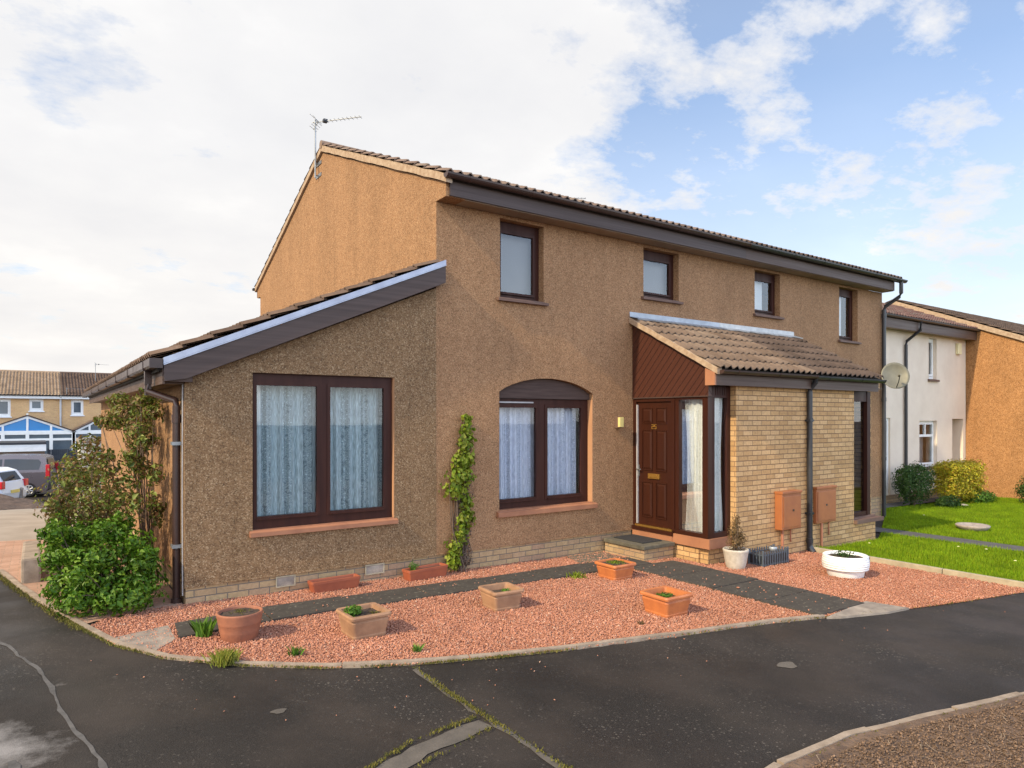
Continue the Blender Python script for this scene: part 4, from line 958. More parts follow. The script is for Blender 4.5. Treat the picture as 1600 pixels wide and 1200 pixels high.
# ------------------------------------------------------------------ fittings on the house
lamp = MB().box(3.20, 3.27, -.075, -.002, 1.83, 2.01, .006).build('wall_lamp', 'brownsill', None, 'small square cream wall lamp on the harled wall left of the front door', 'lamp')
MB().box(3.192, 3.278, -.125, -.0755, 1.845, 2.0, .008).build('lamp_panel', 'lampface', lamp)
def meter(x0, x1, z0, z1, pr, label):
    e = empty('meter_box', ((x0 + x1) / 2, -1.6, z0), label, 'meter box', 'meter boxes on the brick porch')
    y = -1.602
    MB().box(x0, x1, y - pr, y, z0, z1, .012).build('case', 'meter', e)
    d = MB().box(x0 + .03, x1 - .03, y - pr - .010, y - pr - .001, z0 + .04, z1 - .075, .004).build('door', 'meter', e)
    MB().box(x0 + .26, x0 + .30, y - pr - .016, y - pr - .0105, z0 + .28, z0 + .31, .002).build('lock', 'dark', d)
    MB().box(x0 - .008, x1 + .008, y - pr - .016, y, z1 - .035, z1 + .004, .006).build('lid', 'meter', e)
    p = MB().tube([((x0 + x1) / 2 - .13, y - .05, z0), ((x0 + x1) / 2 - .13, y - .05, -.17)], .022, 8).tube([((x0 + x1) / 2 + .12, y - .03, z0), ((x0 + x1) / 2 + .12, y - .03, z0 - .16), ((x0 + x1) / 2 + .14, y - .02, z0 - .22)], .012, 8)
    p.build('pipe', 'cop', e)
meter(5.05, 5.56, .262, .852, .13, 'orange meter box left of the black porch downpipe, above the dark trough')
meter(6.10, 6.69, .262, .858, .06, 'orange meter box right of the black porch downpipe, above the lawn')
def dish():
    e = empty('satellite_dish', (11.2, -.02, 2.7), 'round grey satellite dish on an arm at the right corner of the house', 'satellite dish')
    c = Vector((11.05, -.50, 2.89)); nrm = Vector((-.66, -.70, .24)).normalized(); u = nrm.cross(Vector((0, 0, 1))).normalized(); v = u.cross(nrm)
    V = []; F = []; n = 36; m = 7
    for s in (0, .006):
        for j in range(m + 1):
            r = j / m
            for k in range(n):
                a = 2 * math.pi * k / n; V.append((c + u * .29 * r * math.cos(a) + v * .30 * r * math.sin(a) + nrm * (.075 * r * r - s))[:])
    for L in (0, 1):
        o = L * (m + 1) * n
        for j in range(m):
            for k in range(n): F.append((o + j * n + k, o + j * n + (k + 1) % n, o + (j + 1) * n + (k + 1) % n, o + (j + 1) * n + k))
    o2 = (m + 1) * n
    for k in range(n): F.append((m * n + k, m * n + (k + 1) % n, o2 + m * n + (k + 1) % n, o2 + m * n + k))
    MB().add(V, F, True).build('reflector', 'dish', e)
    MB().tube([(11.18, .0, 2.78), (11.18, -.20, 2.78), (c - nrm * .03)[:]], .018, 8).box(11.12, 11.24, -.02, -.001, 2.66, 2.90).build('bracket', 'gut_black', e)
    f0 = c + nrm * .30 - v * .06
    arm = MB().tube([(c - v * .27 + nrm * .05)[:], (c - v * .18 + nrm * .20)[:], f0[:]], .010, 6).build('arm', 'gut_black', e)
    MB().tube([(f0 + nrm * .03)[:], (f0 - nrm * .07)[:]], .022, 10).build('receiver', 'dish', e)
dish()
def aerial(base, h, label, boom, blen, elem, mat='grey_metal'):
    e = empty('tv_aerial', base, label, 'TV aerial')
    b = Vector(base); top = b + Vector((0, 0, h)); d = Vector(boom).normalized(); s = d.cross(Vector((0, 0, 1))).normalized()
    MB().tube([b[:], (b + Vector((0, 0, .15)))[:], top[:]], .016, 8).build('mast', mat, e)
    p0 = top - d * .06 - Vector((0, 0, .05)); bm_ = MB().tube([p0[:], (p0 + d * blen)[:]], .008, 6)
    for i in range(elem):
        q = p0 + d * (.30 + (blen - .32) * i / (elem - 1)); bm_.tube([(q - s * .07)[:], (q + s * .07)[:]], .004, 5)
    boomo = bm_.build('boom', mat, e)
    q = p0 + d * .12; r = MB()
    for sg in (1, -1):
        for k in range(4): r.tube([(q + Vector((0, 0, sg * (.015 + .032 * k))) - d * .035 * k - s * .13)[:], (q + Vector((0, 0, sg * (.015 + .032 * k))) - d * .035 * k + s * .13)[:]], .004, 5)
        r.tube([q[:], (q + Vector((0, 0, sg * .13)) - d * .10)[:]], .007, 6)
    r.build('reflector', mat, boomo)
    q = p0 + d * .26; MB().box(q.x - .04, q.x + .04, q.y - .04, q.y + .04, q.z - .025, q.z + .035, .01).build('dipole', 'gut_black', boomo)
    return e
a1 = aerial((-.07, 4.55, 6.45), 1.08, 'grey TV aerial on a mast fixed to the gable peak of the brown house', (.677, -.736, .02), .98, 9)
MB().tube([(-.07, 4.55, 6.50), (-.0, 4.55, 6.50)], .012, 6).tube([(-.07, 4.55, 6.72), (-.0, 4.55, 6.72)], .012, 6).box(-.012, -.001, 4.40, 4.70, 6.47, 6.53).box(-.012, -.001, 4.40, 4.70, 6.69, 6.75).build('bracket', 'grey_metal', a1)
aerial((6.95, 6.4, 6.30), 1.62, 'thin grey TV aerial showing above the ridge of the brown house', (.85, -.53, .0), 1.0, 8)
# step and mat
st_ = empty('doorstep', (3.27, -.45, -.1), 'grey slab and brick doorstep below the mahogany front door', 'doorstep')
MB().box(2.93, 3.585, -.90, -.03, .062, .118, .010).build('tread', 'step', st_)
MB().box(2.965, 3.585, -.865, -.03, -.2, .0615).build('riser', 'plinth', st_)
MB().box(3.08, 3.50, -.72, -.10, .1195, .133, .004).build('doormat', 'mat_rub', None, 'black rubber mat on the slab step at the front door', 'doormat')

# ------------------------------------------------------------------ pots and troughs
def rrect(w, d, r, z, n=4):
    out = []
    for cx, cy, a0 in ((w / 2 - r, d / 2 - r, 0), (-w / 2 + r, d / 2 - r, 90), (-w / 2 + r, -d / 2 + r, 180), (w / 2 - r, -d / 2 + r, 270)):
        for i in range(n + 1): a = R(a0 + 90 * i / n); out.append((cx + r * math.cos(a), cy + r * math.sin(a), z))
    return out
def ring_stack(rings, close=True):
    n = len(rings[0]); vs = [p for r in rings for p in r]
    fs = [(i * n + k, i * n + (k + 1) % n, (i + 1) * n + (k + 1) % n, (i + 1) * n + k) for i in range(len(rings) - 1) for k in range(n)]
    if close: fs.append(tuple(range(n))[::-1])
    return vs, fs
def place(o, loc, rz): o.location = loc; o.rotation_euler = (0, 0, rz); WO[o.name] = Vector((0, 0, 0))
def square_planter(top, h, mat, loc, rz, label, soil_d=.05):
    b = top * .80; i = top - .075
    rings = [rrect(b - .03, b - .03, .03, 0), rrect(b, b, .03, .006), rrect(b + .008, b + .008, .03, .028), rrect(b + .004, b + .004, .03, .04), rrect(b + (top - b) * .55, b + (top - b) * .55, .03, h * .70), rrect(top - .05, top - .05, .03, h - .045), rrect(top - .045, top - .045, .03, h - .036),
             rrect(top, top, .035, h - .034), rrect(top + .004, top + .004, .035, h - .016), rrect(top - .012, top - .012, .03, h), rrect(i, i, .025, h - .004), rrect(i - .03, i - .03, .02, h - .11)]
    mb = MB(); vs, fs = ring_stack(rings); mb.add(vs, fs)
    o = mb.build('square_planter', mat, None, label, 'planter', 'square terracotta planters on the gravel', origin=(0, 0, 0))
    WO[o.name] = Vector((0, 0, 0)); n = 20; sr = rrect(i - .012, i - .012, .02, h - soil_d)
    V = [(0, 0, h - soil_d + .012)] + [(p[0], p[1], p[2] + random.uniform(-.006, .006)) for p in sr]
    MB().add(V, [(0, k + 1, (k + 1) % n + 1) for k in range(n)]).build('soil', 'soil', o, origin=(0, 0, 0))
    place(o, loc, rz); return o
PLT = {}
for k_, top, h, mat, x, y, rz, lab in (('A', .40, .225, 'terr_pink', -1.81, -1.92, .5, 'weathered pale terracotta square planter with leafy weeds nearest the kerb'), ('B', .38, .215, 'terr_pink', -.20, -1.82, -4, 'weathered pale terracotta square planter with dark soil in the middle of the gravel'),
                                   ('C', .40, .205, 'terr_orange', 1.88, -1.40, 0, 'orange square planter full of moss at the bend of the slab path'), ('D', .41, .225, 'terr_orange', 1.17, -2.92, -1, 'orange square planter with low weeds in open gravel left of the path')):
    PLT[k_] = square_planter(top, h, mat, (x, y, g(x, y) + .008), R(rz), lab, {'A': .045, 'B': .06, 'C': .02, 'D': .07}[k_])

def trough(L, D, h, mat, loc, rz, label):
    rings = [rrect(L * .9, D * .8, .02, 0), rrect(L * .92, D * .84, .02, .01), rrect(L * .97, D * .95, .02, h - .035), rrect(L, D, .025, h - .033), rrect(L, D, .025, h - .004), rrect(L - .03, D - .03, .02, h), rrect(L - .05, D - .05, .015, h - .006), rrect(L - .07, D - .07, .015, h - .06)]
    vs, fs = ring_stack(rings); o = MB().add(vs, fs).build('trough', mat, None, label, 'planter', 'terracotta troughs along the wall', origin=(0, 0, 0)); WO[o.name] = Vector((0, 0, 0))
    sr = rrect(L - .052, D - .052, .015, h - .03); MB().add([(0, 0, h - .022)] + sr, [(0, k + 1, (k + 1) % 20 + 1) for k in range(20)]).build('soil', 'soil', o, origin=(0, 0, 0)); place(o, loc, rz); return o
trough(.60, .17, .135, 'terr_red', (-1.44, -.16, g(-1.4, -.1) + .012), R(2), 'red plastic trough on the gravel under the wide extension window')
trough(.60, .19, .145, 'terr_red', (-.25, -.17, g(-.2, -.1) + .010), R(6), 'red plastic trough beside the climbing plant at the wall')
def round_pot(name, prof, mat, loc, label, soil_r, soil_z, n=40, group=None):
    o = MB().lathe(prof, n=n).build(name, mat, None, label, 'planter', group, origin=(0, 0, 0)); WO[o.name] = Vector((0, 0, 0))
    V = [(0, 0, soil_z + .012)] + [(soil_r * math.cos(a), soil_r * math.sin(a), soil_z + random.uniform(-.006, .006)) for a in np.linspace(0, 6.283, 24, endpoint=False)]
    MB().add(V, [(0, k + 1, (k + 1) % 24 + 1) for k in range(24)]).build('soil', 'soil', o, origin=(0, 0, 0)); place(o, loc, 0); return o
z0 = g(-2.8, -1.5) + .008
round_pot('terracotta_pot', [(0, 0), (.148, 0), (.155, .008), (.168, .075), (.170, .080), (.171, .088), (.182, .150), (.184, .153), (.185, .160), (.197, .232), (.199, .242), (.196, .25), (.180, .25), (.176, .24), (.165, .15)], 'terr_round', (-2.80, -1.46, z0), 'round weathered terracotta pot with bare soil at the left of the gravel', .178, .225)
z0 = g(4.7, -2.9) + .006
tub = [(0, 0), (.215, 0), (.222, .008), (.240, .095), (.242, .102), (.272, .104)]
for i in range(6): zz = .108 + i * .028; rr = .282 + .012 * math.sin(math.pi * (i + .5) / 6); tub += [(rr - .006, zz), (rr, zz + .006), (rr, zz + .021), (rr - .006, zz + .027)]
tub += [(.285, .282), (.270, .292), (.245, .286), (.225, .22)]
round_pot('planter_tub', tub, 'tubwhite', (4.68, -2.93, z0), 'white ribbed round tub with straggly plants on the red gravel', .238, .255, 48)
z0 = g(4.0, -1.7) + .006
round_pot('stone_pot', [(0, 0), (.118, 0), (.124, .008), (.14, .07), (.158, .16), (.170, .235), (.176, .25), (.178, .272), (.172, .282), (.155, .28), (.150, .25), (.14, .18)], 'potstone', (3.78, -1.84, z0), 'pale pebbled round pot holding the dried brown shrub', .150, .245)
def lattice_trough():
    x0, x1, y0, y1 = 4.16, 4.78, -2.02, -1.76; z = g(4.9, -1.9) + .006; e = empty('lattice_trough', (4.47, -1.9, z), 'dark blue grey picket-sided trough on the gravel below the left meter box', 'planter'); h = .235
    MB().box(x0 + .02, x1 - .02, y0 + .02, y1 - .02, z + .03, z + .175).build('liner', 'gut_black', e)
    f = MB()
    for (a, b) in ((x0, y0), (x1 - .025, y0), (x0, y1 - .025), (x1 - .025, y1 - .025)): f.box(a, a + .025, b, b + .025, z, z + h + .012, .003)
    for zz in (.03, .17): f.box(x0 + .0255, x1 - .0255, y0 + .004, y0 + .014, z + zz, z + zz + .02).box(x0 + .0255, x1 - .0255, y1 - .014, y1 - .004, z + zz, z + zz + .02).box(x0 + .004, x0 + .014, y0 + .0255, y1 - .0255, z + zz, z + zz + .02).box(x1 - .014, x1 - .004, y0 + .0255, y1 - .0255, z + zz, z + zz + .02)
    f.build('frame', 'crate', e); p = MB()
    for i in range(10):
        a = x0 + .055 + i * (x1 - x0 - .11) / 9
        for b in (y0 - .003, y1 - .006): p.box(a - .011, a + .011, b, b + .0065, z + .02, z + h + random.uniform(-.008, .008))
    for i in range(3):
        a = y0 + .06 + i * .05
        for b in (x0 - .003, x1 - .0035): p.box(b, b + .0065, a - .011, a + .011, z + .02, z + h)
    p.build('pickets', 'crate', e)
    MB().box(x0 + .03, x1 - .03, y0 + .03, y1 - .03, z + .1755, z + .185).build('soil', 'soil', e)
    MB().lathe([(0, 0), (.05, 0), (.06, .05), (.045, .06)], (4.60, -1.88, z + .1855), 14).build('bowl', 'lead', None, 'small pale bowl sitting in the dark picket trough', 'bowl', origin=(4.60, -1.88, z + .1855))
lattice_trough()

# ------------------------------------------------------------------ plants
def zg(x, y): return g(x, y) + .01
# big shrub at the front corner, climbing rose behind it
plant('shrub', (-3.72, .30, zg(-3.7, .3)), [(-3.72, .28, .36, .38, .42, .32), (-4.02, .40, .30, .26, .34, .26), (-3.42, .06, .30, .26, .22, .25), (-3.80, .10, .60, .28, .26, .15), (-4.08, .75, .56, .22, .36, .24), (-3.46, .30, .66, .20, .28, .15), (-3.90, .8, .74, .24, .38, .16), (-3.60, -.10, .18, .36, .18, .18), (-3.98, .06, .18, .24, .22, .16), (-3.62, .50, .82, .14, .22, .11), (-3.36, .0, .50, .14, .14, .12), (-4.14, .5, .78, .12, .2, .12), (-3.76, .30, .86, .10, .14, .09), (-4.0, .2, .62, .12, .14, .1)], 8800, .053, 'leaf_bright',
      'low glossy green shrub at the front corner of the house by the brown downpipe', 'shrub', stems=40, stem_r=.008, minz=.04, maxx=-3.17, asp=.55, shell=.3, sprigs=34)
plant('rose_bush', (-3.75, 1.9, zg(-3.7, 1.9)), [(-3.70, 1.25, .98, .38, .50, .28), (-4.02, 2.2, .95, .32, .6, .38), (-3.46, 1.2, 1.22, .22, .36, .20), (-3.82, 2.9, 1.22, .38, .6, .36), (-3.95, 1.9, 1.22, .22, .4, .16), (-3.6, 2.2, .75, .4, .8, .5), (-4.08, 1.5, .78, .20, .4, .36), (-3.42, .65, 1.0, .14, .22, .2), (-4.14, 1.2, 1.0, .10, .2, .12), (-3.66, 1.4, 1.42, .16, .24, .12), (-3.9, 1.0, .95, .18, .25, .14), (-3.55, .8, 1.08, .2, .2, .12)], 4300, .060, 'leaf_rose',
      'loose olive green rose bush with reddish leaves behind the low glossy shrub', 'shrub', stems=50, stem_r=.008, maxx=-3.12, shell=.2, sprigs=30)
plant('climbing_rose', (-3.18, 1.4, zg(-3.2, 1.4)), [(-3.20, 1.05, 2.04, .12, .26, .16), (-3.28, 1.6, 1.80, .18, .34, .24), (-3.24, 1.3, 2.20, .16, .40, .10), (-3.36, 2.2, 2.02, .20, .40, .22), (-3.40, 2.7, 2.22, .16, .4, .11), (-3.32, 1.7, 1.52, .18, .26, .14), (-3.20, .80, 1.34, .09, .14, .14), (-3.19, .75, .90, .07, .12, .18), (-3.32, 1.2, 1.40, .16, .26, .12), (-3.46, 3.1, 1.95, .14, .3, .14), (-3.24, 1.1, 1.72, .12, .18, .12)], 3300, .062, 'leaf_rose',
      'climbing rose reaching the eaves on the orange side wall', 'climber', stems=26, stem_r=.010, maxx=-3.035, shell=.2, sprigs=14)
plant('rose_spray', (-3.75, 3.6, zg(-3.7, 3.6)), [(-3.68, 3.6, 1.62, .17, .25, .13), (-3.62, 3.5, 1.42, .12, .2, .18), (-3.80, 3.7, 1.2, .22, .3, .3)], 520, .07, 'leaf_rose', 'pale green shoot of leaves standing above the rose bush', 'shrub', stems=7, stem_r=.010)
# vine on the front wall
vc = [(.42, -.06, 1.98, .07, .05, .09), (.42, -.07, 1.82, .10, .06, .12), (.40, -.09, 1.62, .14, .08, .17), (.36, -.10, 1.42, .18, .09, .18), (.30, -.11, 1.22, .22, .10, .17), (.22, -.12, 1.05, .22, .10, .15), (.42, -.07, .86, .10, .06, .12), (.42, -.08, .66, .15, .08, .14), (.33, -.09, .46, .15, .08, .16), (.22, -.10, .26, .14, .08, .16), (.20, -.10, .10, .12, .08, .12)]
vn = plant('climbing_plant', (.33, -.09, zg(.3, -.1)), vc, 1450, .064, 'leaf_vine', 'yellow green climbing plant growing up the brown front wall between two windows', 'climber', stems=10, stem_r=.010, shell=.2, asp=.7)
P, N = clumps([(.40, -.03, .9, .17, .02, .95), (.36, -.06, .12, .20, .07, .16)], 700, 0); k = P[:, 1] < -.004; V, F = leaf_mesh(P[k], N[k], .035); fast('dead_leaves', V, F, 'bark', vn)
mbv = MB()
for i in range(22):
    a = random.uniform(.16, .52); pts = [(a, -.015 - .02 * random.random(), .0)]
    for j in range(1, 9): pts.append((a + (.40 - a) * j / 9 + random.uniform(-.05, .05), -.012 - random.random() * .02, j * random.uniform(.17, .25)))
    mbv.tube(pts, .005, 4, False)
mbv.build('stem', 'bark', vn)
# dried shrub in the stone pot
zp = g(4.0, -1.7) + .25
plant('dry_shrub', (3.78, -1.84, zp), [(3.78, -1.84, zp + .12, .16, .15, .14), (3.76, -1.84, zp + .28, .11, .11, .14), (3.80, -1.84, zp + .43, .065, .06, .12), (3.88, -1.84, zp + .18, .10, .10, .12)], 1700, .024, 'leaf_dry', 'dried brown cone shrub in the pale stone pot', 'shrub', stems=14, stem_r=.006, shell=.2)
def weedlet(x, y, z, r, h, n, size, mat, label, cat='plant', asp=.5, group=None):
    return plant('small_plant', (x, y, z), [(x, y, z + h * .45, r, r, h * .55)], n, size, mat, label, cat, group, shell=.1, asp=asp, stems=0, minz=z - .01)
weedlet(-1.90, -1.90, g(-1.9, -1.9) + .185, .09, .10, 260, .035, 'leaf_green', 'leafy green weeds growing in the pale planter nearest the kerb')
weedlet(-1.72, -1.97, g(-1.7, -1.9) + .185, .08, .03, 120, .02, 'moss', 'mossy weeds in the right half of the pale planter nearest the kerb')
weedlet(-.16, -1.86, g(-.1, -1.8) + .165, .06, .05, 130, .026, 'leaf_green', 'small green seedling in the middle pale planter')
weedlet(1.88, -1.40, g(1.9, -1.4) + .19, .13, .03, 420, .022, 'leaf_vine', 'green moss filling the orange planter at the path bend')
weedlet(1.17, -2.90, g(1.2, -2.9) + .16, .10, .06, 320, .024, 'leaf_green', 'low green weeds in the orange planter in open gravel')
weedlet(4.66, -2.91, g(4.8, -2.8) + .262, .17, .08, 230, .030, 'leaf_dark', 'straggly plant growing in the white tub')
weedlet(-.42, -.17, g(-.4, -.1) + .12, .07, .12, 120, .030, 'leaf_green', 'green seedling growing in the trough beside the climbing plant')
weedlet(-2.80, -1.44, g(-2.8, -1.4) + .235, .09, .02, 90, .022, 'moss', 'sparse moss on the soil of the round terracotta pot')

def tuft(name, x, y, n, h, sp, mat, label, wd=.009, lean=.6, z=None):
    p = np.array([[x, y]]) + rng.normal(0, sp, (n, 2)); return blades(name, p, h, wd, mat, kind=None, lean=lean, label=label, cat='plant', z=(np.full(n, z) if z else None))
tuft('weed', -3.06, -1.25, 90, .15, .022, 'leaf_green', 'green leafy weed growing through gravel left of the round pot', .024, .9)
tuft('grass_tuft', -3.05, -2.08, 420, .10, .04, 'grass_dry', 'yellow green grass tuft growing over the kerb', .007, .8)
tuft('weed', -2.52, -2.18, 60, .07, .022, 'leaf_green', 'low green weed beside the kerb in front of the terracotta pot', .014, 1)
tuft('weed', -1.62, -2.62, 50, .06, .02, 'leaf_green', 'small green weed in the gravel behind the kerb seam', .012, 1)
tuft('weed', 1.42, -1.18, 90, .07, .05, 'leaf_vine', 'pale green weed at the slab path left of the orange planter', .018, 1)
tuft('weed', 2.35, -1.12, 30, .05, .014, 'leaf_vine', 'tiny weed at the path edge right of the orange planter', .014, 1)
tuft('weed', .62, -3.1, 24, .05, .012, 'leaf_dry', 'tiny dry weed in open gravel near the orange planter', .012, 1)
# ------------------------------------------------------------------ neighbours on the right
def nb_houses():
    zb = -.7
    A = empty('terraced_house', (15.5, 2.5, zb), 'cream rendered terraced house with white windows and brown fascia beyond the lawn', 'house')
    X0, X1, YF = 9.0, 19.48, 1.40; ZEv = 4.43
    win = [(17.02, 17.52, 3.12, 4.32), (16.45, 17.55, .55, 1.90), (14.2, 14.78, -.15, 1.98)]
    porch = (18.55, 19.30, -.5, 1.95)
    MB().wall([(X0, zb), (X1, zb), (X1, ZEv), (X0, ZEv)], [rect(w) for w in win] + [rect(porch)], YF, YF + .3, 'y').build('rendered_wall', 'render_cream', A)
    MB().box(X0, X1, YF - .012, YF - .001, zb, -.12).build('brick_plinth', 'plinth', A)
    MB().box(X0, X1, 7.2, 7.5, zb, ZEv).build('rendered_wall', 'render_cream', A)
    MB().box(porch[0], porch[1], YF + .9, YF + .95, -.7, 1.95).build('porch_back', 'render_cream', A)
    MB().box(porch[1] - .001, porch[1] + .05, YF + .3, YF + .9, -.7, 1.95).build('porch_back', 'render_cream', A)
    MB().box(porch[0] - .05, porch[0] + .001, YF + .3, YF + .9, -.7, 1.95).build('porch_back', 'render_cream', A)
    MB().box(X0, X1, YF + .3, 7.2, 2.4, 2.5).build('floor', 'dark', A)
    wn = window(A, *win[0], .10, 1, 'glass_up', (.06, .06, .07, .10), .1, .045, 'white', ('brownsill', .07, .06, .07), y=YF)
    wn = window(A, *win[1], .10, 1, 'glass', (.06, .06, .07, .08), .1, .04, 'white', ('brownsill', .07, .06, .07), y=YF)
    MB().box(win[1][0] + .06, win[1][1] - .06, YF + .085, YF + .15, 1.43, 1.50).box((win[1][0] + win[1][1]) / 2 - .03, (win[1][0] + win[1][1]) / 2 + .03, YF + .086, YF + .149, 1.50, 1.83).build('transom', 'white', wn)
    d = MB().box(14.2, 14.28, YF + .05, YF + .14, -.15, 1.98).box(14.70, 14.78, YF + .05, YF + .14, -.15, 1.98).box(14.28, 14.70, YF + .05, YF + .14, 1.90, 1.98).box(14.28, 14.70, YF + .07, YF + .12, -.15, .95).box(14.28, 14.70, YF + .07, YF + .12, 1.50, 1.58)
    dd_ = d.build('door', 'white', A); MB().add([(14.28, YF + .1, .95), (14.70, YF + .1, .95), (14.70, YF + .1, 1.9), (14.28, YF + .1, 1.9)], [(0, 1, 2, 3)]).build('pane', 'glass_up', dd_)
    MB().box(X0, X1 + .05, YF - .30, YF - .27, 4.38, 4.66).build('fascia', 'fascia_b', A); MB().box(X0, X1, YF - .27, YF - .001, 4.40, 4.415).build('soffit', 'soffit', A)
    half_gutter((X0, YF - .36, 4.70), (X1 + .12, YF - .36, 4.70), .06, 'gut_black', A, (0, 1, 0), brackets=False)
    pv = Vector((0, 2.5, 1.06)).normalized(); L = math.hypot(2.5, 1.06)
    tile_roof((X0, YF - .33, 4.70), (1, 0, 0), pv, X1 - X0, L, 'tile_red', A, period=.15, tw=.3)
    slab3((X0, YF - .3, 4.63), (X1 - X0, 0, 0), pv * (L - .03), (0, 0, .05), 'roof_deck', 'dark', A)
    tile_roof((X1, 6.2, 4.70), (-1, 0, 0), Vector((0, -2.5, 1.06)), X1 - X0, L, 'tile_red', A)
    p = MB().tube([(15.75, YF - .36, 4.66), (15.75, YF - .34, 4.42), (15.55, YF - .07, 4.12), (15.54, YF - .06, 4.0)], .042, 10).tube([(15.54, YF - .06, 4.02), (15.54, YF - .06, -.4)], .042, 10)
    p.build('downpipe', 'gut_black', A)
    MB().box(18.76, 19.0, YF - .09, YF - .002, 3.93, 4.27, .02).build('alarm_box', 'cream_box', None, 'small cream alarm box high on the cream rendered wall', 'alarm box')
    MB().box(16.52, 17.48, YF + .36, YF + .37, .63, 1.40).build('blind', 'greyblind', None, 'pale grey blind in the ground floor window of the cream house', 'blind')
    B = empty('terraced_house', (24, 2.5, zb), 'terraced house with a blank sunlit orange harled gable right of the cream one', 'house')
    G = [(-4.4, zb), (7.6, zb), (7.6, 4.15), (3.57, 5.82), (-4.4, 2.52)]
    G = [(-.72, zb), (7.6, zb), (7.6, 4.15), (3.57, 5.82), (-.72, 4.02)]
    MB().prism(G, 19.50, 19.8, 'x').build('harled_wall', 'harl_orange', B)
    MB().box(19.8, 32, -.72, -.42, zb, 4.0).build('harled_wall', 'harl_orange', B)
    MB().box(19.8, 32, 7.3, 7.6, zb, 4.0).build('harled_wall', 'harl_orange', B)
    pv = Vector((0, 4.62, 1.94)).normalized(); L = math.hypot(4.62, 1.94)
    tile_roof((19.44, -1.05, 4.03), (1, 0, 0), pv, 12.5, L, 'tile_mid', B)
    tile_roof((31.9, 8.19, 4.03), (-1, 0, 0), Vector((0, -pv.y, pv.z)), 12.5, L, 'tile_mid', B)
    slab3((19.5, -1.0, 3.96), (12.4, 0, 0), pv * L, (0, 0, .05), 'roof_deck', 'dark', B)
    vv = verge(19.42, 19.52, -1.03, 3.86, 3.57, 5.80, .15, 'mortar', B, 20); verge(19.42, 19.52, 8.17, 3.86, 3.57, 5.80, .15, 'mortar', B, 20)
    MB().box(19.5, 32, -.98, -.95, 3.72, 3.96).build('fascia', 'fascia_b', B)
nb_houses()
plant('shrub', (14.6, .75, zg(14.6, .7)), [(14.55, .7, .20, .62, .42, .50), (14.75, .72, .46, .5, .4, .36), (14.3, .8, .35, .3, .3, .4)], 4200, .06, 'leaf_dark', 'dark green rounded shrub in front of the cream house wall', 'shrub', stems=8, minz=-.4)
plant('shrub', (16.3, .45, zg(16.3, .4)), [(16.5, .45, .28, 1.0, .5, .50), (15.95, .45, .52, .5, .45, .30), (16.95, .45, .50, .55, .45, .30), (16.45, .45, .58, .7, .45, .26), (16.5, .4, .02, .95, .45, .36), (15.75, .35, .62, .3, .35, .22), (17.2, .35, .60, .3, .35, .22), (17.25, .4, .2, .3, .4, .4), (15.7, .4, .2, .28, .4, .4)], 10500, .06, 'leaf_gold', 'clipped golden yellow shrub between the dark shrub and orange gable', 'shrub', stems=16, minz=-.4)
plant('shrub', (17.2, .2, zg(17.2, .2)), [(17.25, .2, -.22, .55, .35, .24), (17.7, .25, -.28, .4, .3, .18)], 1300, .06, 'leaf_green', 'low leafy green plant at the foot of the orange gable', 'shrub', minz=-.42)
plant('shrub', (15.2, .1, zg(15.2, .1)), [(15.2, .15, -.22, .55, .25, .2)], 800, .06, 'leaf_dark', 'low dark plant at the foot of the dark and golden shrubs', 'shrub', minz=-.42)
plant('shrub', (18.2, -.75, zg(18.2, -.7)), [(18.25, -.75, -.02, .5, .42, .40)], 2000, .055, 'leaf_dark', 'small dark green ball shrub at the right edge of the lawn', 'shrub', stems=5, minz=-.42)
zb_ = zg(11.0, -2.0)
MB().lathe([(0, 0), (.16, 0), (.24, .03), (.29, .085), (.30, .11), (.28, .125), (.24, .115), (.12, .085), (0, .08)], n=30).build('stone_bowl', 'stone', None, 'shallow grey stone bowl lying on the lawn', 'bowl', origin=(0, 0, 0)).location = (11.05, -2.02, zb_)
def rock(x, y, s, label):
    bm = bmesh.new(); bmesh.ops.create_icosphere(bm, subdivisions=3, radius=1)
    for v in bm.verts:
        k = 1 + .22 * math.sin(v.co.x * 3.1 + x) * math.cos(v.co.y * 4.3 + y) + .08 * math.sin(v.co.z * 7); v.co = (v.co.x * s * k * 1.3, v.co.y * s * k, v.co.z * s * .6 * k + s * .35)
    bm.verts.index_update(); mb = MB().add([v.co[:] for v in bm.verts], [[v.index for v in f.verts] for f in bm.faces], True); bm.free()
    o = mb.build('rock', 'stone', None, label, 'rock', 'stones at the lawn edge', origin=(0, 0, 0)); o.location = (x, y, zg(x, y) - .02)
rock(17.45, -1.0, .16, 'pale stone at the foot of the ball shrub'); rock(15.9, .05, .09, 'small stone in front of the golden shrub')
def flowers():
    V = []; F = []
    for x, y in ((8.2, -2.9), (8.35, -3.25), (7.2, -1.95), (12.2, -.6), (7.6, -3.9)):
        o = len(V); z = zg(x, y) + .075; n = 7; V.append((x, y, z + .008)); V += [(x + .022 * math.cos(a), y + .022 * math.sin(a), z) for a in np.linspace(0, 6.283, n, endpoint=False)]
        F += [(o, o + 1 + k, o + 1 + (k + 1) % n) for k in range(n)]
    mt['daisy'] = M('dandelion', (.85, .78, .30), (.8, .75, .45), 20, .7)
    fast('lawn_flowers', V, F, 'daisy', kind='stuff', label='tiny pale yellow flowers dotted in the lawn', cat='flowers')
flowers()

